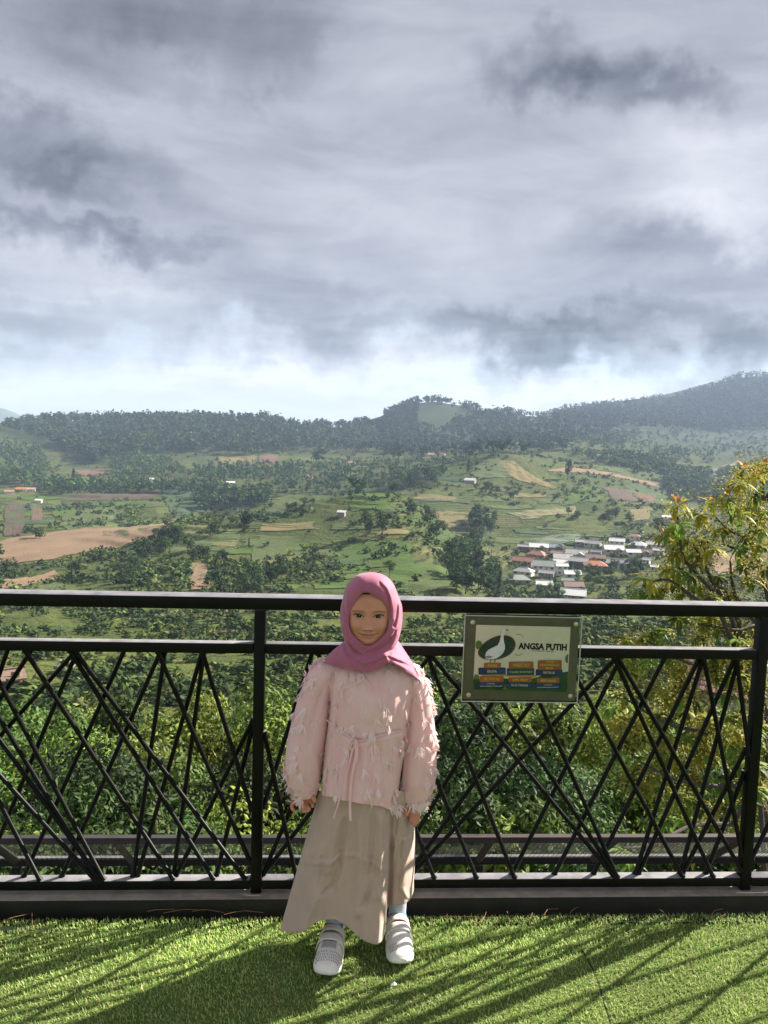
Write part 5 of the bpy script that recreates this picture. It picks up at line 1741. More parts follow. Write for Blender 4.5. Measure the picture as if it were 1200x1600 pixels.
for s in (-1, 1):   # nostrils: the shade inside them is tinted into the skin
    ns_ = np.exp(-((x_ - s * .0066) / .0036) ** 2 - ((z_ + .0520) / .0019) ** 2) * 0.85 * front
    colr = colr * (1 - ns_[:, None]) + np.array([0.09, 0.03, 0.022]) * ns_[:, None]
for s in (-1, 1):   # lid creases
    ld = np.exp(-((x_ - s * .0285) / .015) ** 2 - ((z_ + .0035) / .0022) ** 2) * 0.40 * front
    colr = colr * (1 - ld[:, None]) + np.array([0.26, 0.13, 0.09]) * ld[:, None]
HF = grid_faces(len(zz), nt_, True)
HF += [tuple(range(nt_)), tuple(reversed(range((len(zz) - 1) * nt_, len(zz) * nt_)))]

# ---- hands (five fingers each, remeshed into one skin)
def hand(wrist, palm, fingers, thumb):
    mb = MB()
    W_ = G(*wrist)
    P0 = G(*palm)
    mb.tube([W_ + (W_ - P0) * 1.2, W_, P0, P0 + (P0 - W_) * .35], [.0165, .0175, .0215, .014], 14, True, .62)
    for k, f in enumerate(fingers):
        pts = crv([tuple(G(*q)) for q in f], 7)
        r = (.0062, .0068, .0066, .0058)[k]
        mb.tube([Vector(p) for p in pts], [r * 1.12, r * 1.08, r * 1.0, r * 1.02, r * .94, r * .86, r * .55], 9)
    pts = crv([tuple(G(*q)) for q in thumb], 6)
    mb.tube([Vector(p) for p in pts], [.0095, .0088, .0078, .0076, .0068, .0042], 9)
    o = mb.build('tmp_hand', M_SKIN)
    md = o.modifiers.new('r', 'REMESH'); md.mode = 'VOXEL'; md.voxel_size = 0.0019
    md = o.modifiers.new('c', 'CORRECTIVE_SMOOTH') if False else o.modifiers.new('c', 'SMOOTH')
    md.factor = 0.5; md.iterations = 3
    me = eval_mesh(o)
    co = np.empty(len(me.vertices) * 3, np.float32); me.vertices.foreach_get('co', co)
    F = [tuple(p.vertices) for p in me.polygons]
    bpy.data.meshes.remove(me)
    return co.reshape(-1, 3).astype(float), F


h1 = hand((477, 1236, -.02), (473, 1246, -.022),
          [[(464, 1247, -.02), (457, 1256, -.026), (456.5, 1263, -.036), (461, 1268, -.045)], [(469, 1251, -.024), (470, 1259, -.034), (474, 1265, -.045), (478.5, 1269, -.052)],
           [(475.5, 1252, -.026), (478.5, 1259, -.04), (482, 1264, -.052), (485, 1266, -.056)], [(482, 1250, -.024), (486.5, 1254, -.036), (489, 1258, -.045), (488, 1262, -.05)]],
          [(481, 1240, -.03), (487, 1244, -.042), (491, 1249, -.05), (492, 1254, -.054)])
h2 = hand((644, 1250, -.01), (645, 1262, -.015),
          [[(652, 1266, -.01), (653.5, 1275, -.012), (653, 1282, -.018), (651, 1287, -.024)], [(648, 1268, -.014), (649.5, 1279, -.018), (649, 1286, -.026), (647, 1292, -.032)],
           [(643.5, 1268, -.018), (645.5, 1278, -.024), (645.5, 1285, -.032), (644.5, 1290, -.038)], [(639.5, 1266, -.02), (641, 1274, -.028), (642, 1280, -.036), (641.5, 1285, -.04)]],
          [(638, 1257, -.022), (634.5, 1264, -.034), (634.5, 1270, -.042), (636.5, 1276, -.048)])

# ---- body under the clothes, one mesh with head and hands
bd = MB()
bd.tube([G(577, 1000, .012), G(577, 1015, .012), G(578, 1030, .015), G(578, 1045, .015)], [.034, .034, .040, .055], 20)
bd.tube([G(578, 1036, .015), G(578, 1060, .01), G(577, 1110, .0), G(575, 1160, .0), G(573, 1210, .005), G(572, 1255, .01)], [.055, .075, .078, .074, .080, .075], 22, True, .75)
for pts, rad in (([(528, 1050, .01), (505, 1062, .005), (491, 1105, .0), (484, 1150, .0), (480, 1200, -.012), (477, 1240, -.02)], [.03, .031, .027, .024, .021, .017]),
                 ([(626, 1055, .01), (646, 1066, .005), (652, 1105, .0), (653, 1150, .0), (650, 1200, -.006), (644, 1252, -.01)], [.03, .031, .027, .024, .021, .017])):
    bd.tube([G(*p) for p in pts], rad, 16)
FL = atZ(511, 1478, .03); FR_ = atZ(624, 1466, .03)      # ankles
FL = Vector((FL.x, 2.36, .19)); FR_ = Vector((FR_.x, 2.40, .19))
for hip, ank in ((G(550, 1255, .03), FL), (G(592, 1255, .03), FR_)):
    kn = (hip + ank) / 2 + Vector((0, -.012, 0))
    bd.tube([hip, hip + (kn - hip) * .5, kn, kn + (ank - kn) * .35, kn + (ank - kn) * .7, ank], [.045, .042, .036, .036, .029, .025], 16)
bV = np.array([tuple(v) for v in bd.v])
V0 = HV + HC
allV = np.concatenate([V0, bV, h1[0], h2[0]])
o1 = len(V0); o2 = o1 + len(bV); o3 = o2 + len(h1[0])
allF = HF + [tuple(i + o1 for i in f) for f in bd.f] + [tuple(i + o2 for i in f) for f in h1[1]] + [tuple(i + o3 for i in f) for f in h2[1]]
cHand = SKIN * np.array([0.98, 0.90, 0.86])
allC = np.concatenate([colr, np.tile(cHand, (len(bV) + len(h1[0]) + len(h2[0]), 1))])
body = gmesh('body', allV, allF, M_SKIN, col=allC)

# ---- eyes
M_EYEW = mat('eye_white', (0.40, 0.35, 0.32), rough=0.4)
M_IRIS = mat('iris', (0.007, 0.004, 0.003), (0.014, 0.007, 0.005), 300, 0.35, spec=0.2)
M_LASH = mat('lash', (0.018, 0.010, 0.008), rough=0.6)


def face_y(x, z):
    f_ = np.interp(z, zA, dF); A = np.interp(z, zA, vA)
    q = np.clip(np.abs(x) / A, 0, .999)
    s_ = (1 - q ** 2.35) ** (1 / 2.35)
    return -f_ * s_ - face_off(np.array([x]), np.array([z]))[0]


for s in (-1, 1):
    ex, ez = s * .0283 + (-.0004 if s < 0 else .0006), -.0112
    eye = []
    n = 28
    V = []
    for ring, k in enumerate((0.0, 0.5, 1.0)):
        for i in range(n):
            a = 2 * math.pi * i / n
            wx = .0148 * math.cos(a); wz = (.0050 if math.sin(a) > 0 else .0036) * math.sin(a) * (1 - 0.25 * (abs(math.cos(a)) ** 3))
            wz += s * math.cos(a) * .0011
            x, z = ex + wx * k, ez + wz * k
            V.append((x, face_y(x, z) - .0012 - .0014 * (1 - k * k), z))
    V = np.array(V) + HC
    F = [tuple(range(n))] + [(r * n + i, (r + 1) * n + i, (r + 1) * n + (i + 1) % n, r * n + (i + 1) % n) for r in range(2) for i in range(n)]
    ey = gmesh('eye', V, F[1:], M_EYEW, body)
    V = []
    for k in (0.0, 0.6, 1.0):
        for i in range(20):
            a = 2 * math.pi * i / 20
            x = ex - .0006 * s + .0072 * k * math.cos(a); z = ez + .0004 + min(.0048, .0070 * k * math.sin(a)) if math.sin(a) > 0 else ez + .0004 + max(-.0033, .0070 * k * math.sin(a))
            V.append((x, face_y(x, z) - .0030, z))
    gmesh('iris', np.array(V) + HC, [(r * 20 + i, (r + 1) * 20 + i, (r + 1) * 20 + (i + 1) % 20, r * 20 + (i + 1) % 20) for r in range(2) for i in range(20)], M_IRIS, ey)
    gl = HC + np.array((ex + .0018, face_y(ex, ez) - .0034, ez + .0022))
    MBg = MB().box(Vector(gl) - PB, (.0007, .0003, .0007)).build('catchlight', mat('eye_glint', (0.8, 0.82, 0.85), rough=0.1), ey)
    # lashes along the upper lid, thicker to the outer corner
    up_, lo_ = [], []
    for i in range(15):
        u = -1 + 2 * i / 14
        x = ex + u * .0156
        z = ez + .0050 * (1 - abs(u) ** 2.2) + s * u * .0012 + .0002
        th = .0017 + .0009 * (s * u > .3)
        up_.append((x, face_y(x, z) - .0026, z + th)); lo_.append((x, face_y(x, z) - .0030, z - .0006))
    gmesh('eyelash', np.array(up_ + lo_) + HC, [(i, i + 1, i + 16, i + 15) for i in range(14)], M_LASH, body)

# ---- hair showing under the scarf
HVs, HFs = [], []
zs = np.linspace(.010, .08, 34); ts = np.linspace(0.02 * math.pi, 0.98 * math.pi, 60)
Zh, Th = np.meshgrid(zs, ts, indexing='ij')
xx, yy, z2 = head_pt(Zh, Th, 0.0022)
line = .0515 - 7.0 * xx ** 2 + .0015 * vnoise(xx * 300, xx * 0, 3)
keep = (z2 > line).ravel()
Vh = np.stack([xx, yy, z2], -1).reshape(-1, 3) + HC
Fh = [f for f in grid_faces(34, 60) if all(keep[i] for i in f)]
gmesh('hair', Vh, Fh, mat('hair_dark', (0.012, 0.008, 0.006), (0.03, 0.018, 0.012), 120, 0.45))

# ---- headscarf
M_SCARF = mat('mauve_cloth', (0.42, 0.118, 0.195), (0.36, 0.095, 0.170), 9, 0.72, sheen=0.2, bump=0.25, bscale=260, bdist=0.0012)
Oc = [(x / 16 + 540, y / 16 + 920) for x, y in [(500, 65), (640, 100), (760, 160), (900, 270), (1010, 410), (1070, 560), (1092, 700), (1090, 850), (1065, 1000), (1000, 1130), (900, 1250), (780, 1350), (660, 1425), (570, 1445), (470, 1420), (340, 1330), (230, 1230), (140, 1120), (90, 990), (70, 850), (80, 700), (130, 560), (190, 420), (260, 290), (330, 170), (410, 90)]]
Sc_ = [(x / 7.5 + 500, y / 7.5 + 880) for x, y in [(580, 112), (700, 125), (790, 170), (860, 250), (900, 350), (932, 430), (955, 500), (962, 600), (957, 700), (940, 800), (915, 890), (870, 985), (800, 1080), (710, 1150), (620, 1190), (540, 1195), (460, 1165), (390, 1100), (335, 1010), (290, 900), (262, 800), (245, 700), (240, 600), (250, 500), (275, 400), (295, 320), (330, 240), (390, 180), (470, 130)]]
FC = np.array([577.0, 957.0])


def polar(pts, ths):
    P = crv(pts, 400, True) - FC
    a = np.unwrap(np.arctan2(P[:, 1], P[:, 0])); r = np.hypot(P[:, 0], P[:, 1])
    a = np.mod(a, 2 * math.pi); k = np.argsort(a)
    a, r = a[k], r[k]
    return np.interp(ths, np.concatenate([a - 2 * math.pi, a, a + 2 * math.pi]), np.concatenate([r, r, r]))


nth = 168
ths = np.linspace(0, 2 * math.pi, nth, endpoint=False)
rO, rS = polar(Oc, ths), polar(Sc_, ths)
dirv = np.stack([np.cos(ths), np.sin(ths)], -1)
down = np.clip(dirv[:, 1], 0, 1); upw = np.clip(-dirv[:, 1], 0, 1); side = np.abs(dirv[:, 0])
dO = -.061 - .019 * upw ** 1.2 - .016 * down ** 2
dS = -.002 + 0 * ths - .072 * down ** 1.6
rows = []
for kk, (sc_, dd) in enumerate(((.955, .014), (.985, .004), (.998, -.0005))):
    rows.append([(FC + dirv[j] * rO[j] * sc_, dO[j] + dd) for j in range(nth)])
for ph in np.linspace(0, 1, 26):
    a = ph * math.pi / 2
    rows.append([(FC + dirv[j] * (rO[j] + (rS[j] - rO[j]) * math.sin(a)), dO[j] - .0022 * math.exp(-(ph / .10) ** 2) + (dS[j] - dO[j]) * (1 - math.cos(a)) - .004 * math.sin(2 * a)) for j in range(nth)])
bc = np.array([577.0, 958.0])
for ph in np.linspace(.08, 1, 14):
    a = ph * math.pi / 2
    rows.append([(bc + (FC + dirv[j] * rS[j] - bc) * math.cos(a) ** .8, dS[j] + (.098 - dS[j]) * math.sin(a)) for j in range(nth)])
V = np.array([tuple(G(p[0], p[1], d)) for row in rows for (p, d) in row])
frn = np.array([1.0 if i < 29 else 0.0 for i in range(len(rows)) for j in range(nth)])
frn[:3 * nth] = 0
Z8 = lambda L: [(x / 7.5 + 500, y / 7.5 + 880) for x, y in L]
HOODF = [(Z8([(700, 235), (760, 300), (800, 400), (815, 520), (818, 640)]), -.0045, 1.6), (Z8([(720, 225), (790, 300), (830, 400), (845, 520), (850, 650)]), .0030, 2.4),
         (Z8([(890, 360), (905, 480), (900, 620), (870, 740)]), -.0045, 1.8), (Z8([(925, 480), (915, 640), (880, 760), (830, 850)]), .0030, 2.2), (Z8([(300, 380), (290, 480), (300, 600)]), -.004, 1.7), (Z8([(325, 330), (318, 470), (322, 600)]), .0030, 2.0),
         (Z8([(260, 560), (265, 700), (300, 830), (380, 950)]), -.0030, 2.2), (Z8([(290, 640), (310, 780), (370, 900), (450, 990)]), .0025, 2.4),
         (Z8([(880, 800), (800, 930), (690, 1010), (560, 1050)]), -.0050, 2.0), (Z8([(910, 830), (830, 970), (720, 1060), (590, 1110)]), .0045, 2.6), (Z8([(850, 760), (760, 880), (650, 960)]), .0030, 2.4),
         (Z8([(330, 930), (390, 1010), (470, 1075)]), -.0055, 1.5), (Z8([(310, 950), (370, 1050), (450, 1110)]), .0050, 1.9), (Z8([(300, 985), (360, 1090), (440, 1145)]), -.0055, 1.5), (Z8([(400, 930), (450, 1010), (500, 1060)]), .0045, 2.2)]
V = folds(V, [(a_, b_ * 1.35, c_) for a_, b_, c_ in HOODF], frn)
_q = proj(V)
V[:, 1] -= frn * .0030 * fbm(_q[:, 0] / 8 + _q[:, 1] / 11, _q[:, 1] / 16, 4, 71)
scarf = gmesh('headscarf', V, grid_faces(len(rows), nth, True), M_SCARF, sub=1)
md = scarf.modifiers.new('t', 'SOLIDIFY'); md.thickness = .0014; md.offset = 1

# the cape of the scarf over the shoulders
hem = [(503, 1034, .0), (512, 1038, -.035), (528, 1042, -.062), (550, 1047, -.084), (571, 1050, -.094), (585, 1048, -.096), (598, 1043, -.094), (604, 1036, -.092), (607, 1034.5, -.091), (618, 1040, -.086), (633, 1048.5, -.074), (648, 1057, -.050), (658, 1065, -.020), (662.5, 1067, .015),
       (655, 1062, .06), (620, 1054, .095), (580, 1052, .102), (540, 1048, .095), (508, 1040, .05)]
topr = [(539, 1002, .0), (542, 1006, -.03), (548, 1010, -.05), (558, 1013, -.064), (568, 1015, -.070), (577, 1015.5, -.072), (586, 1015, -.071), (593, 1014, -.069), (597, 1013, -.067), (602, 1011, -.063), (608, 1008, -.055), (614, 1005, -.040), (618, 1001, -.018), (620, 998, .004),
        (614, 995, .04), (600, 994, .062), (577, 994, .068), (552, 996, .06), (541, 999, .03)]
nC = 190
Hc_, Tc_ = crv(hem, nC, True), crv(topr, nC, True)
rows = []
NRW = 30
for i in range(NRW):
    t = i / (NRW - 1)
    row = []
    for j in range(nC):
        p = Tc_[j] * (1 - t) + Hc_[j] * t
        bul = math.sin(math.pi * t)
        p = p.copy()
        p[1] -= 3.0 * bul * (abs(p[0] - 577) / 80)
        p[2] += (-.010 if p[2] < .02 else .006) * bul
        row.append(tuple(G(*p)))
    rows.append(row)
V = np.array([v for r_ in rows for v in r_])
frn = np.array([(1.0 if (Tc_[j] * .5 + Hc_[j] * .5)[2] < .01 else 0.0) for i in range(NRW) for j in range(nC)])
CAPEF = [(Z8([(290, 935), (300, 1020), (350, 1110), (420, 1180), (520, 1225)]), -.005, 1.7), (Z8([(265, 960), (275, 1050), (330, 1140), (400, 1205), (500, 1250)]), .006, 2.4), (Z8([(330, 960), (380, 1060), (450, 1130), (540, 1165)]), .006, 2.2), (Z8([(340, 1075), (400, 1135), (490, 1170)]), -.005, 1.5),
         (Z8([(860, 950), (760, 1060), (640, 1130), (500, 1170)]), .008, 3.0), (Z8([(870, 1010), (780, 1105), (660, 1165), (540, 1190)]), -.006, 1.7), (Z8([(850, 1060), (770, 1130), (660, 1190), (580, 1225)]), .006, 2.2), (Z8([(640, 1180), (600, 1215), (575, 1235)]), -.005, 1.3), (Z8([(700, 1160), (690, 1215)]), .004, 1.6),
         (Z8([(800, 1100), (900, 1150), (1010, 1190), (1110, 1240)]), -.005, 1.5), (Z8([(810, 1080), (920, 1115), (1040, 1165), (1130, 1220)]), .006, 2.2), (Z8([(800, 1125), (900, 1180), (1000, 1230), (1120, 1300)]), .005, 1.8), (Z8([(780, 1090), (800, 1160)]), .007, 2.0), (Z8([(870, 1050), (800, 1105)]), -.004, 1.4),
         (Z8([(120, 1030), (90, 1130)]), .003, 3.0), (Z8([(200, 990), (190, 1150)]), -.003, 3.0)]
V = folds(V, [(a_, b_ * .62, c_ * 1.25) for a_, b_, c_ in CAPEF], frn)
_q = proj(V)
V[:, 1] -= frn * .0060 * fbm(_q[:, 0] / 9 - _q[:, 1] / 9, _q[:, 1] / 14 + _q[:, 0] / 30, 4, 72)
cape = gmesh('scarf_cape', V, grid_faces(NRW, nC, True), M_SCARF, scarf, sub=1)
md = cape.modifiers.new('t', 'SOLIDIFY'); md.thickness = .0022; md.offset = 1

# ---- blouse
M_PINK = mat('pink_blouse_cloth', (0.98, 0.675, 0.67), (0.97, 0.605, 0.615), 14, 0.8, sheen=0.15, bump=0.10, bscale=700, bdist=0.0008, transl=0.22)
TOR = [  # py, left px, right px, half depth, centre dy
    (1030, 540, 618, .055, .012), (1042, 522, 640, .066, .010), (1058, 514, 648, .078, .005), (1085, 514, 645, .086, .000), (1110, 514, 641, .090, -.003), (1135, 513, 637, .090, -.004), (1150, 511.5, 635, .090, -.005), (1170, 509, 632, .093, -.006), (1200, 506, 626, .098, -.008), (1230, 504, 622, .102, -.010), (1256, 502.5, 618, .105, -.012)]
prof = crv(TOR, 64)
nA = 132
hemdip = lambda u: np.interp(u, [-1, -.7, -.4, 0, .3, .6, .8, 1], [-13, -10, -6, -1, 1, 4, 8, 9])
V, frn = [], []
for i, (py, l, r, dep, cy) in enumerate(prof):
    t = i / 63
    for j in range(nA):
        a = 2 * math.pi * j / nA
        u = math.cos(a); s_ = math.sin(a)
        e = 2 / 2.3
        ux = np.sign(u) * abs(u) ** e
        px = (l + r) / 2 + (r - l) / 2 * ux
        dy = cy - dep * np.sign(s_) * abs(s_) ** e
        fl = t ** 1.5
        dy += -np.sign(s_) * (.0042 * fl * math.sin(u * 15 + 1.3) + .0022 * fl * math.sin(u * 33)) - np.sign(s_) * .0018 * (1 - t) * math.sin(u * 26)
        V.append(tuple(G(px, py + hemdip(ux) * fl, dy))); frn.append(1.0 if s_ > 0 else 0.0)
V = np.array(V); frn = np.array(frn)
Z1 = lambda L: [(x / 4 + 420, y / 4 + 880) for x, y in L]
TIE = Z1([(360, 980), (470, 1065), (545, 1105), (590, 1108), (680, 1082), (780, 1055), (850, 1045)])
BLF = [(TIE, -.0055, 1.8), ([(x, y + 6) for x, y in TIE], .0035, 3.5), (Z1([(620, 690), (615, 900), (600, 1080)]), .0028, 2.4), (Z1([(690, 700), (700, 900), (690, 1040)]), -.0028, 2.2), (Z1([(740, 720), (750, 900), (745, 1040)]), .0025, 2.4),
       (Z1([(410, 700), (385, 860), (375, 960)]), -.006, 2.2), (Z1([(430, 1130), (400, 1300), (390, 1440)]), -.003, 3), (Z1([(600, 1130), (600, 1300), (620, 1480)]), .004, 3.5), (Z1([(680, 1110), (700, 1300), (715, 1500)]), -.004, 3), (Z1([(760, 1100), (790, 1300), (800, 1500)]), .005, 3),
       (Z1([(500, 1130), (480, 1300), (470, 1480)]), .003, 3), (Z1([(560, 720), (540, 900), (530, 1060)]), -.002, 2), (Z1([(470, 720), (455, 900), (460, 1030)]), .002, 2.5)]
V = folds(V, [(a_, b_ * 1.5, c_) for a_, b_, c_ in BLF], frn)
V[:, 1] += .008 * fbm(proj(V)[:, 0] / 7, proj(V)[:, 1] / 16, 4, 61)
blouse = gmesh('blouse', V, grid_faces(64, nA, True), M_PINK, sub=1)
md = blouse.modifiers.new('t', 'SOLIDIFY'); md.thickness = .0012; md.offset = 1
TORV, TORN = V.copy(), nA


def sleeve(path, seed, dyb):
    P = crv(path, 46)
    n = 44
    V = []
    pts = [np.array(G(p[0], p[1], p[3])) for p in P]
    for i, p in enumerate(P):
        a0 = pts[max(i - 1, 0)]; a1 = pts[min(i + 1, len(pts) - 1)]
        tdir = (a1 - a0) / np.linalg.norm(a1 - a0)
        xd = np.array([1.0, 0, 0]); xd -= tdir * xd.dot(tdir); xd /= np.linalg.norm(xd)
        yd = np.cross(tdir, xd)
        rad = p[2] / FPX * GY
        for j in range(n):
            a = 2 * math.pi * j / n
            wr = 1 + .040 * math.sin(3 * a + i * .22 + seed) + .022 * math.sin(7 * a + seed * 2 + i * .13) * (i / 45) + .035 * float(fbm(np.array([math.cos(a) * 1.6 + seed]), np.array([i * .16 + math.sin(a) * 1.6]), 3, seed)[0]) * 3.2
            V.append(pts[i] + (xd * math.cos(a) + yd * math.sin(a) * .86) * rad * wr)
    # gathered cuff: turn the end inward
    end = V[-n:]
    c = pts[-1]
    for k in (0.75, 0.5):
        V += [c + (v - c) * k + np.array([0, 0, .006 * (1 - k)]) for v in end]
    return np.array(V), n


SLV = []
for path, seed in (([(534, 1040, 16, .006), (518, 1044, 19, .004), (504, 1056, 22, .002), (494, 1082, 24, .0), (485, 1120, 28, -.004), (477, 1160, 30.5, -.008), (474, 1195, 29.5, -.012), (475, 1222, 26.5, -.016), (478, 1238, 20, -.019), (479, 1245, 15, -.02)], 3),
                   ([(618, 1044, 14, .006), (632, 1048, 16, .004), (645, 1060, 18, .002), (653, 1086, 19.5, .0), (656, 1120, 22, -.002), (656, 1160, 25, -.005), (655, 1195, 27, -.008), (653, 1225, 26.5, -.010), (649, 1244, 22, -.011), (647, 1253, 18, -.011)], 8)):
    V, n = sleeve(path, seed, 0)
    SL = [(Z1([(330, 800), (270, 1000), (250, 1150)]), -.006, 3), (Z1([(240, 1100), (300, 1250), (350, 1380)]), .006, 3.5), (Z1([(180, 1000), (200, 1200), (260, 1400)]), -.004, 3), (Z1([(160, 1300), (230, 1400), (330, 1440)]), -.005, 2.5)] if seed == 3 else \
         [(Z1([(930, 800), (960, 1000), (930, 1200)]), .006, 3.5), (Z1([(880, 1000), (860, 1200), (850, 1400)]), -.005, 3), (Z1([(1000, 1000), (990, 1200), (960, 1420)]), -.005, 3), (Z1([(860, 1430), (940, 1380), (1020, 1420)]), .004, 3)]
    V = folds(V, [(a_, b_ * 1.6, c_ * .9) for a_, b_, c_ in SL], (V[:, 1] < np.median(V[:, 1])).astype(float))
    o = gmesh('sleeve', V, grid_faces(len(V) // n, n, True), M_PINK, blouse, sub=1)
    SLV.append((V, n))

# fringe: tufts of cut threads sewn over the cloth
frng = random.Random(5)
fb = MB()


def tuft(p, nrm, n, L, spread, dirv_=None):
    p = Vector(p); nrm = Vector(nrm).normalized()
    down_ = Vector((0, 0, -1)) if dirv_ is None else Vector(dirv_).normalized()
    base = (down_ - nrm * down_.dot(nrm))
    if base.length < 1e-3:
        return
    base.normalize()
    sdv = nrm.cross(base)
    for k in range(n):
        an = frng.uniform(-spread, spread)
        d = (base * math.cos(an) + sdv * math.sin(an) + nrm * frng.uniform(.25, .8)).normalized()
        l = L * frng.uniform(.55, 1.15); w = frng.uniform(.0010, .0020)
        s = d.cross(nrm).normalized() * w
        o_ = p + sdv * frng.uniform(-.006, .006) + base * frng.uniform(-.004, .004) + nrm * .001
        m1 = o_ + d * l * .55
        m2 = o_ + d * l + Vector((0, 0, -1)) * l * .22
        fb.add([o_ - s, o_ + s, m1 + s, m1 - s, m2 + s * .5, m2 - s * .5], [(0, 1, 2, 3), (3, 2, 4, 5)])


for (V, n), cnt, outx in ((SLV[0], 78, -1), (SLV[1], 84, 1)):
    m = len(V) // n - 2
    done = 0
    while done < cnt:
        i = frng.randint(3, m - 2); j = frng.randrange(n)
        c = V[i * n:(i + 1) * n].mean(0)
        p = V[i * n + j]; nr = p - c
        nr /= np.linalg.norm(nr)
        if nr[1] > .35 or (nr[0] * outx < .2 and frng.random() < .72):
            continue
        tuft(p, nr, frng.randint(10, 16), frng.uniform(.013, .025), 1.1, (outx * .35, -.1, -1) if frng.random() < .7 else (outx * .5, 0, .5))
        done += 1
    i = m - 1       # cuff fringe
for k in range(74):
    i = frng.randint(6, 62); j = frng.randint(4, nA // 2 - 4)
    p = TORV[i * nA + j]
    c = TORV[i * nA:(i + 1) * nA].mean(0)
    nr = p - c; nr[2] = 0; nr = nr / np.linalg.norm(nr)
    tuft(p, nr, frng.randint(6, 11), frng.uniform(.014, .026), .8)
for k in range(9):
    p = G(617 + frng.uniform(-4, 5), 1262 + frng.uniform(-10, 4), -.05)
    tuft(p, (0.5, -1, 0), 4, .026, .7, (.7, 0, -.8))
M_FR = mat('fringe_thread', (0.98, 0.83, 0.81), (0.97, 0.76, 0.75), 40, 0.8, transl=0.3)
fb.v = [Vector(v) - PB for v in fb.v]
fo = fb.build('fringe', M_FR, blouse)
fo['kind'] = 'stuff'


def ribbon(pts, w, name, m=M_FR, parent=None, dyo=-.004):
    P = crv(pts, 24)
    V = []
    for i, p in enumerate(P):
        t = P[min(i + 1, 23)] - P[max(i - 1, 0)]
        nx = np.array([-t[1], t[0]]) / (np.hypot(t[0], t[1]) + 1e-6)
        for s in (-1, 1):
            for d in (0, 1):
                V.append(tuple(G(p[0] + nx[0] * s * w / 2, p[1] + nx[1] * s * w / 2, p[2] + dyo - d * .0016)))
    F = []
    for i in range(23):
        a = i * 4
        F += [(a, a + 4, a + 5, a + 1), (a + 2, a + 3, a + 7, a + 6), (a + 1, a + 5, a + 7, a + 3), (a, a + 2, a + 6, a + 4)]
    F += [(0, 1, 3, 2), (92, 94, 95, 93)]
    return gmesh(name, V, F, m, parent or blouse, smooth=False)


def bl_dy(px, py):
    row = prof[np.argmin(np.abs(prof[:, 0] - py))]
    u = np.clip((px - (row[1] + row[2]) / 2) / ((row[2] - row[1]) / 2), -.98, .98)
    return row[4] - row[3] * (1 - abs(u) ** 2.3) ** (1 / 2.3)


ribbon([(x, y, bl_dy(x, y)) for x, y in TIE], 2.0, 'waist_tie', M_PINK)
for L, w in ((Z1([(545, 1110), (520, 1180), (490, 1300), (450, 1450), (405, 1595)]), 2.6), (Z1([(540, 1110), (545, 1200), (520, 1330), (508, 1470), (510, 1610)]), 4.0), (Z1([(545, 1105), (515, 1135), (510, 1165), (538, 1150)]), 2.4), (Z1([(548, 1105), (555, 1150), (552, 1230), (540, 1250)]), 2.4)):
    ribbon([(x, y, bl_dy(x, min(y, 1252))) for x, y in L], w, 'tie_end', M_PINK, dyo=-.009)
for L, w in ((Z1([(575, 690), (560, 740), (520, 760), (480, 780)]), 3.0), (Z1([(585, 690), (600, 730), (625, 760), (632, 800)]), 3.0), (Z1([(575, 685), (560, 705), (565, 740), (590, 720), (582, 690)]), 4.0)):
    ribbon([(x, y, bl_dy(x, y)) for x, y in L], w, 'neck_tie', M_PINK, dyo=-.006)

# ---- skirt
M_SKIRT = mat('beige_skirt_cloth', (0.530, 0.380, 0.318), (0.475, 0.338, 0.282), 12, 0.85, sheen=0.15, bump=0.12, bscale=800, bdist=0.0008)
SKC = [  # top px, top dy, hem px, hem py, hem dy
    (499, .0, 439, 1447, .030), (504, -.035, 446, 1455.5, -.02), (513, -.06, 459, 1457, -.055), (524, -.078, 478, 1450, -.082), (536, -.088, 497, 1440, -.096), (548, -.093, 515, 1437, -.100), (560, -.095, 533, 1442, -.108), (571, -.094, 550, 1454, -.122), (582, -.091, 567, 1469, -.138), (593, -.086, 583, 1475.5, -.145), (602, -.080, 594, 1473, -.130), (608, -.070, 600.5, 1462, -.10), (610.5, -.066, 603, 1440, -.06), (612, -.055, 606, 1418, -.005),
    (617, -.055, 613, 1414, -.022), (625, -.05, 624, 1414, -.025), (633, -.030, 635, 1411, -.012), (640, .005, 643, 1401, .02), (641, .05, 646, 1385, .07), (620, .095, 620, 1395, .125), (580, .105, 575, 1400, .140), (540, .10, 520, 1405, .135), (508, .06, 465, 1420, .10)]
nS, nV = 180, 70
SK = crv(SKC, nS, True)
V, frn = [], []
for i in range(nV):
    t = i / (nV - 1)
    for j in range(nS):
        tp, td, hx_, hy_, hd = SK[j]
        ty = 1236
        px = tp + (hx_ - tp) * t
        if tp > 612.5 and td < .05:
            px += 3.5 * math.sin(math.pi * min(1, t * 1.1)) * (tp - 612) / 28
        py = ty + (hy_ - ty) * t
        dy = td + (hd - td) * t ** 1.15
        if td < .04:
            dy += .0035 * math.sin(j * .55) * t + .004 * float(vnoise(np.array([j * .13]), np.array([t * 2.5]), 12)[0] - .5)
        V.append(tuple(G(px, py, dy))); frn.append(1.0 if td < .03 else 0.0)
V = np.array(V); frn = np.array(frn)
Z2 = lambda L: [(x / 4 + 420, y / 4 + 1200) for x, y in L]
SEAMF = Z2([(200, 560), (300, 572), (400, 560), (470, 515), (560, 520), (640, 570), (740, 605)]); SEAMR = Z2([(762, 515), (820, 440), (895, 415)])
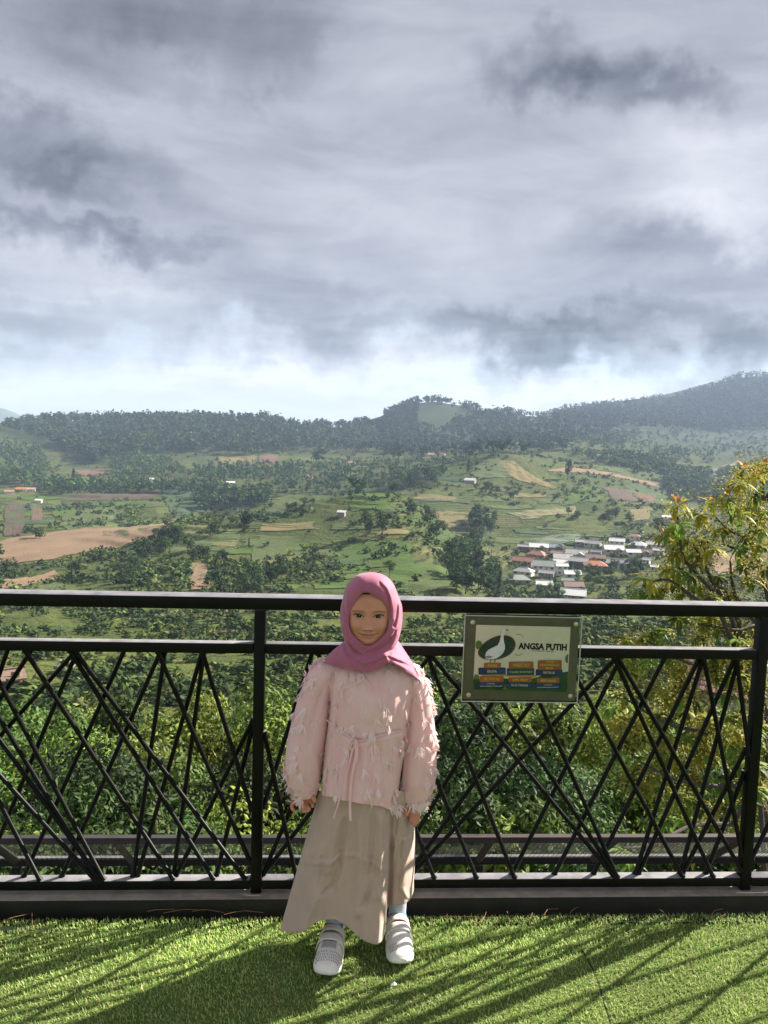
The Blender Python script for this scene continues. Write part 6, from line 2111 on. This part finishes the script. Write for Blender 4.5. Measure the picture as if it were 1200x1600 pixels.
SKF = [(SEAMF, -.004, 1.3), ([(x, y + 5) for x, y in SEAMF], .0045, 4.0), (SEAMR, -.004, 1.3), ([(x, y + 5) for x, y in SEAMR], .004, 3.5),
       (Z2([(480, 330), (455, 520), (440, 640), (400, 740), (340, 790)]), -.008, 4.0), (Z2([(420, 330), (390, 520), (370, 640)]), .008, 6.0), (Z2([(560, 330), (575, 520), (580, 720), (560, 900)]), .010, 7.0), (Z2([(650, 300), (640, 520), (640, 740), (610, 840)]), -.007, 4.0), (Z2([(700, 300), (700, 520), (690, 800)]), .009, 6.0),
       (Z2([(330, 560), (330, 680)]), -.004, 1.6), (Z2([(270, 565), (262, 640)]), -.003, 1.3), (Z2([(450, 530), (440, 610)]), -.005, 1.5), (Z2([(640, 560), (630, 660)]), -.004, 1.4), (Z2([(668, 580), (662, 680)]), -.005, 1.4), (Z2([(700, 590), (705, 680)]), .004, 1.8), (Z2([(590, 530), (600, 600)]), -.003, 1.3), (Z2([(380, 565), (390, 640)]), .003, 1.6),
       (Z2([(300, 800), (250, 920), (230, 1000)]), .010, 8.0), (Z2([(420, 780), (420, 940)]), -.006, 6.0), (Z2([(640, 780), (600, 840), (560, 860)]), -.003, 1.5),
       (Z2([(830, 450), (820, 560)]), -.004, 1.6), (Z2([(790, 470), (780, 560)]), .004, 1.8), (Z2([(860, 430), (862, 520)]), .004, 1.8), (Z2([(800, 300), (790, 420)]), -.005, 2.2), (Z2([(850, 640), (820, 740), (870, 800)]), .006, 4.0)]
V = folds(V, [(a_, b_ * 1.35, c_) for a_, b_, c_ in SKF], frn)
_q = proj(V)
V[:, 1] -= frn * .006 * fbm(_q[:, 0] / 7 + _q[:, 1] / 40, _q[:, 1] / 26, 4, 66)
skirt = gmesh('skirt', V, grid_faces(nV, nS, True), M_SKIRT, sub=1)
md = skirt.modifiers.new('t', 'SOLIDIFY'); md.thickness = .0018; md.offset = 1

# ---- shoes and socks
M_SHOE = mat('white_shoe', (0.94, 0.87, 0.79), (0.90, 0.82, 0.73), 40, 0.62, bump=0.15, bscale=420, bdist=0.0006)
M_SOLE = mat('shoe_sole', (0.94, 0.91, 0.84), (0.88, 0.84, 0.76), 30, 0.6)
M_SOCK = mat('sock_cloth', (0.42, 0.45, 0.52), (0.36, 0.39, 0.47), 60, 0.9, bump=0.3, bscale=900, bdist=0.0006)
M_BLUE = mat('shoe_blue', (0.05, 0.19, 0.52), (0.08, 0.28, 0.62), 40, 0.6)
M_RED = mat('shoe_pink', (0.62, 0.16, 0.20), (0.52, 0.12, 0.17), 40, 0.6)
M_GREYP = mat('shoe_grey', (0.52, 0.49, 0.47), (0.46, 0.43, 0.41), 40, 0.8)
M_SLOT = mat('shoe_slot', (0.16, 0.13, 0.12), rough=0.9)
ST = [0, .04, .12, .25, .40, .55, .68, .80, .90, .96, 1.0]
SWd = [.012, .022, .0295, .0315, .0335, .0375, .0405, .0405, .0350, .0260, .012]
SHt = [.060, .070, .076, .080, .078, .069, .058, .050, .043, .036, .027]
SLn = .218


def shoe_pt(t, a, grow=0.0):
    """a: 0 = right edge of the sole, pi = left edge, over the top"""
    w = np.interp(t, ST, SWd) + grow; h = np.interp(t, ST, SHt) - .018 + grow
    c_, s_ = math.cos(a), math.sin(a)
    e = .78
    return np.array([w * np.sign(c_) * abs(c_) ** e, -t * SLn, .018 + h * abs(s_) ** e])


def shoe(toe_px, toe_py, rz, red, grey):
    toe = atZ(toe_px, toe_py, 0.012)
    Rz = Matrix.Rotation(rz, 3, 'Z')
    org = Vector((toe.x, toe.y, .0125)) - Rz @ Vector((0, -SLn, 0))
    X = lambda p: np.array(org + Rz @ Vector(p))
    e = None
    # upper
    ts = crv([(t,) for t in ST], 52)[:, 0]; ts[0] = 0; ts[-1] = 1
    na_ = 40
    V = [X(shoe_pt(t, math.pi * j / (na_ - 1))) for t in ts for j in range(na_)]
    F = grid_faces(52, na_)
    c0 = len(V); V.append(X((0, -.002, .03))); V.append(X((0, -SLn - .0005, .021)))
    F += [(j + 1, j, c0) for j in range(na_ - 1)] + [(51 * na_ + j, 51 * na_ + j + 1, c0 + 1) for j in range(na_ - 1)]
    up = gmesh('shoe', V, F, M_SHOE, None)
    # sole
    out = []
    for t in ts:
        w = np.interp(t, ST, SWd) + .0032
        out.append((w, t))
    ring = [(w, -t * SLn * 1.012 + .0015) for w, t in out] + [(-w, -t * SLn * 1.012 + .0015) for w, t in reversed(out)]
    V, nr = [], len(ring)
    rise = lambda y: .010 * max(0, (-y / SLn - .82) / .18) ** 1.6
    for z, k in ((0.0, .93), (.004, .985), (.012, 1.0), (.0185, .985), (.021, .95)):
        for x, y in ring:
            V.append(X((x * k, -SLn / 2 + (y + SLn / 2) * (k if k > .94 else .96), z + rise(y) * (1 if z < .01 else .75))))
    F = grid_faces(5, nr, True) + [tuple(reversed(range(nr))), tuple(range(4 * nr, 5 * nr))]
    gmesh('sole', V, F, M_SOLE, up)
    # straps

    def patch(name, t0, t1, a0, a1, grow, m, nt2=8, na2=22, par=up):
        V = []
        for i in range(nt2):
            for j in range(na2):
                t = t0 + (t1 - t0) * i / (nt2 - 1); a = a0 + (a1 - a0) * j / (na2 - 1)
                V.append(X(shoe_pt(t, a, grow)))
        base = len(V)
        for i in range(nt2):
            for j in range(na2):
                t = t0 + (t1 - t0) * i / (nt2 - 1); a = a0 + (a1 - a0) * j / (na2 - 1)
                V.append(X(shoe_pt(t, a, grow - .0022)))
        F = grid_faces(nt2, na2) + [tuple(x + base for x in reversed(f)) for f in grid_faces(nt2, na2)]
        edge_ = [j for j in range(na2)] + [i * na2 + na2 - 1 for i in range(1, nt2)] + [(nt2 - 1) * na2 + j for j in range(na2 - 2, -1, -1)] + [i * na2 for i in range(nt2 - 2, 0, -1)]
        F += [(edge_[k], edge_[k] + base, edge_[(k + 1) % len(edge_)] + base, edge_[(k + 1) % len(edge_)]) for k in range(len(edge_))]
        return gmesh(name, V, F, m, par)
    s1 = patch('strap', .365, .465, .02 * math.pi, .93 * math.pi, .0060, M_SHOE)
    s2 = patch('strap', .505, .615, .02 * math.pi, .95 * math.pi, .0060, M_SHOE)
    patch('strap_gap', .455, .515, .30 * math.pi, .70 * math.pi, .0008, M_RED if not red else M_GREYP)
    patch('tongue', .20, .365, .28 * math.pi, .72 * math.pi, .0035, M_SHOE)
    patch('tongue_band', .262, .335, .24 * math.pi, .44 * math.pi if red else .70 * math.pi, .0055, M_BLUE)
    patch('collar_band', .255, .335, .60 * math.pi, .80 * math.pi, .0052, M_RED)
    if red:
        patch('strap_badge', .462, .522, .62 * math.pi, .74 * math.pi, .0044, M_RED, 4, 6)
    if grey:
        patch('toe_patch', .61, .715, .36 * math.pi, .66 * math.pi, .0012, M_GREYP)
    mb = MB()
    for row, t in enumerate((.755, .80, .84, .88) if grey else (.80, .84, .88)):
        cnt = 15
        for k in range(cnt):
            a = math.pi * (.10 + .80 * (k + .5 * (row % 2)) / cnt)
            if not grey and a < .55 * math.pi:
                continue
            p = X(shoe_pt(t, a, .0006)); q = X(shoe_pt(t + .022, a, .0006))
            mb.tube([Vector(p), Vector(q)], .0008, 5)
    mb.v = [Vector(v) - PB for v in mb.v]
    pf = mb.build('perforations', M_SLOT, up); pf['kind'] = 'stuff'
    # sock rising out of the shoe
    an = X((0, -.055, .06))
    sk_ = MB().tube([Vector(an), Vector(X((0, -.05, .085))), Vector(X((0, -.045, .125))), Vector(X((0, -.042, .155))), Vector(X((0, -.040, .23)))], [.027, .0285, .030, .032, .034], 20)
    sk_.v = [Vector(v) - PB for v in sk_.v]
    auto_smooth(sk_.build('sock', M_SOCK, PERS))
    return up


shoe(508, 1530, R(-5), True, True)
shoe(627, 1512, R(4), False, False)
# ================================================================== LEAFY TREE AT THE RIGHT, JUST OUTSIDE THE RAILING
trn = random.Random(11)
TR = empty('tree', (3.0, 5.0, float(height(3.0, 5.0))), 0, 'tree with yellow green drooping leaves and orange young shoots at the right edge', 'tree')
TB = TR.location.copy()
BRK = mat('twig_bark', (0.045, 0.034, 0.028), (0.075, 0.058, 0.046), 20, 0.85)
LFM = {k: mat('tree_leaf_' + k, c1, c2, 30, 0.55, transl=0.42, spec=0.22, rnd=0.2) for k, c1, c2 in (
    ('orange', (0.52, 0.17, 0.035), (0.46, 0.25, 0.05)), ('yellow', (0.46, 0.41, 0.05), (0.34, 0.34, 0.045)), ('green', (0.20, 0.30, 0.045), (0.14, 0.24, 0.035)), ('dark', (0.06, 0.095, 0.022), (0.09, 0.12, 0.028)))}


def leaf_mesh(curl, wid):
    V, F = [], []
    n = 6
    for i in range(n + 1):
        t = i / n
        w = wid * math.sin(math.pi * min(1, t * .92 + .05)) ** .8 * (1 - .25 * t)
        x = t; z = -curl * t * t
        V += [(x, -w, z + w * .35), (x, 0, z), (x, w, z + w * .35)]
    for i in range(n):
        a = i * 3
        F += [(a, a + 3, a + 4, a + 1), (a + 1, a + 4, a + 5, a + 2)]
    return V, F


LV = [leaf_mesh(c, w) for c, w in ((.35, .19), (.6, .21), (.15, .17))]
LME = {}
for k in LFM:
    for i, (V, F) in enumerate(LV):
        me = bpy.data.meshes.new('leaf'); me.from_pydata(V, [], F); me.materials.append(LFM[k])
        me.polygons.foreach_set('use_smooth', [True] * len(me.polygons))
        LME[k, i] = me


def tw_(*pts):
    return [atY(x, y, Y) for x, y, Y in pts]


trunk_pts = [TB + Vector((0, 0, -.4)), TB + Vector((-.05, 0, 1.5)), Vector((2.85, 4.95, -1.6)), Vector((2.72, 4.9, -.6)), Vector((2.62, 4.9, .3)), Vector((2.55, 4.92, 1.0)), Vector((2.52, 4.95, 1.5))]
tk_ = MB().tube([p - TB for p in trunk_pts], [.10, .085, .07, .055, .042, .03, .015], 10)
auto_smooth(tk_.build('trunk', BRK, TR))
BRN = [  # branch lines over the photograph; the first point joins the trunk
    (4, tw_((1191, 898, 4.8), (1171, 874, 4.75), (1150, 859, 4.7), (1130, 850, 4.7))), (4, tw_((1180, 863, 4.9), (1160, 839, 4.9), (1136, 826, 4.85), (1116, 804, 4.8))), (5, tw_((1182, 859, 4.95), (1174, 834, 4.95), (1169, 814, 4.95), (1163, 755, 4.95))),
    (6, tw_((1196, 784, 4.9), (1191, 759, 4.9), (1190, 735, 4.9))), (3, tw_((1150, 960, 4.7), (1116, 914, 4.65), (1099, 878, 4.6), (1083, 850, 4.6))), (3, tw_((1140, 955, 4.6), (1112, 922, 4.55), (1090, 898, 4.5), (1066, 866, 4.5), (1058, 800, 4.5))),
    (3, tw_((1130, 965, 4.5), (1097, 942, 4.45), (1072, 924, 4.4), (1040, 905, 4.4), (1005, 915, 4.4))), (4, tw_((1158, 944, 4.7), (1145, 916, 4.7), (1141, 876, 4.7))), (2, tw_((1180, 1080, 4.6), (1120, 1050, 4.5), (1060, 1030, 4.4), (1010, 1000, 4.4))),
    (2, tw_((1185, 1180, 4.5), (1120, 1150, 4.4), (1040, 1130, 4.3), (975, 1090, 4.3))), (2, tw_((1190, 1250, 4.4), (1130, 1230, 4.3), (1060, 1220, 4.2), (1000, 1190, 4.2))), (3, tw_((1200, 1000, 4.7), (1150, 985, 4.6), (1090, 975, 4.6))),
    (1, tw_((1195, 1310, 4.2), (1140, 1290, 4.1), (1080, 1290, 4.0), (1020, 1320, 3.8), (975, 1325, 3.7)))]
for k, pts in BRN:
    r0 = trunk_pts[k]
    P = [r0 - TB] + [p - TB for p in pts]
    P = [Vector(q) for q in crv([tuple(p) for p in P], 14)]
    auto_smooth(MB().tube(P, [.016 * (1 - .75 * i / 13) + .0015 for i in range(14)], 7).build('branch', BRK, TR))
ROS = [(1163, 733, 'o'), (1180, 742, 'o'), (1194, 726, 'o'), (1059, 788, 'o'), (1110, 784, 'o'), (1134, 779, 'o'), (1053, 817, 'o'), (1040, 836, 'o'), (1094, 805, 'y'), (1152, 755, 'y'), (1172, 788, 'y'), (1156, 803, 'y'), (1185, 810, 'd'), (1068, 843, 'd'), (1099, 843, 'd'), (1112, 858, 'y'),
       (1044, 887, 'y'), (1062, 892, 'd'), (1011, 905, 'y'), (995, 924, 'g'), (1053, 911, 'd'), (1031, 920, 'd'), (1079, 898, 'd'), (1108, 933, 'y'), (1136, 929, 'd'), (1163, 881, 'd'), (1180, 869, 'g'), (1156, 856, 'g'), (1191, 828, 'd'), (1198, 883, 'd'), (1086, 868, 'd'), (1128, 826, 'y'), (1180, 770, 'd'), (970, 1328, 'g'), (985, 1345, 'g'), (1062, 820, 'g'), (1145, 790, 'd'), (1168, 840, 'd'), (1195, 800, 'y'), (1076, 860, 'd'), (1055, 860, 'y'), (1092, 880, 'd'), (1066, 925, 'd'), (1015, 930, 'd'), (1090, 915, 'y'), (1120, 900, 'd'), (1188, 850, 'y'), (1175, 905, 'd')]
PG = [(990, 960), (1130, 955), (1190, 1000), (1190, 1330), (1070, 1330), (980, 1230), (940, 1150), (965, 1040)]
while len(ROS) < 190:
    x, y = trn.uniform(930, 1200), trn.uniform(955, 1340)
    if inpoly(x, y, PG):
        ROS.append((x, y, trn.choice('yydggyd')))
nleaf = 0
rest = {k: MB() for k in LFM}
pan = []
for (x, y, c) in ROS:
    Y = (4.5 + trn.uniform(-.25, .4)) if y < 1300 or x > 1000 else 3.7
    C = atY(x, y, Y)
    n = trn.randint(11, 17)
    axis = Vector((trn.uniform(-.6, .2), trn.uniform(-.5, .2), trn.uniform(.6, 1))).normalized()
    for k in range(n):
        a = 2 * math.pi * k / n + trn.uniform(-.4, .4)
        e1 = axis.orthogonal().normalized(); e2 = axis.cross(e1)
        young = k < n * (.16 if c == 'o' else 0)
        lift = trn.uniform(.5, 1.2) if young else trn.uniform(-.75, .25)
        d = (e1 * math.cos(a) + e2 * math.sin(a) + axis * lift).normalized()
        L = trn.uniform(.05, .075) if young else trn.uniform(.06, .10)
        col = 'orange' if young else {'o': trn.choice(('yellow', 'yellow', 'green')), 'y': trn.choice(('yellow', 'yellow', 'green')), 'g': 'green', 'd': trn.choice(('dark', 'dark', 'yellow', 'green'))}[c]
        yv = d.cross(Vector((0, 0, 1)))
        if yv.length < .1:
            yv = Vector((1, 0, 0))
        yv.normalize()
        zv = d.cross(yv)
        if zv.z < 0:
            yv, zv = -yv, -zv
        Mx = Matrix((d * L, -yv * L, zv * L)).transposed()
        st = C + d * .012
        v = trn.randrange(3)
        if nleaf < 300:
            o = bpy.data.objects.new('leaf', LME[col, v]); COL.objects.link(o); o.parent = TR
            o.matrix_local = Matrix.Translation(st - TB) @ Mx.to_4x4()
            nleaf += 1
        else:
            V, F = LV[v]
            rest[col].add([Mx @ Vector(q) + st - TB for q in V], F)
    # flower panicles and fine growth between the leaves
    if c in 'yod' and trn.random() < .8:
        m = 240
        q = np.array(C) + np.random.default_rng(int(x * 7 + y)).normal(size=(m, 3)) * np.array([.050, .050, .040]) + np.array([0, 0, -.01])
        pan.append(q)
for k, mb in rest.items():
    if mb.v:
        o = mb.build('leaves', LFM[k], TR, True); o['kind'] = 'stuff'
P = np.concatenate(pan)
rg = np.random.default_rng(4)
nr = rg.normal(size=P.shape); nr /= np.linalg.norm(nr, axis=1, keepdims=True)
V, F = leaf_quads(P - np.array(TB), nr, rg.uniform(.010, .022, len(P)), rg, .6)
pc = np.array([(.34, .30, .06), (.24, .23, .05), (.40, .34, .08), (.13, .14, .035)])[rg.integers(4, size=len(P))]
o = mesh('flower_panicles', V, F, LEAFMAT, TR, False, np.repeat(pc, 4, 0)); o['kind'] = 'stuff'
# ================================================================== HAZE
hm = bpy.data.materials.new('valley_haze')
hm.use_nodes = True
t = hm.node_tree; t.nodes.clear()
pv = t.nodes.new('ShaderNodeVolumePrincipled')
pv.inputs['Color'].default_value = (0.55, 0.71, 0.98, 1)
pv.inputs['Density'].default_value = 0.00013
pv.inputs['Anisotropy'].default_value = 0.0
oo = t.nodes.new('ShaderNodeOutputMaterial')
t.links.new(pv.outputs[0], oo.inputs['Volume'])
zlo, zhi = float(_ZG.min()) - 1.5, max(float(_ZG.max()), 330) + 30
hz = MB().box((0, 3800, (zlo + zhi) / 2), (7600, 4600, (zhi - zlo) / 2)).build('haze', hm)
tag(hz, 'thin bluish haze filling the valley air', 'haze', kind='stuff')
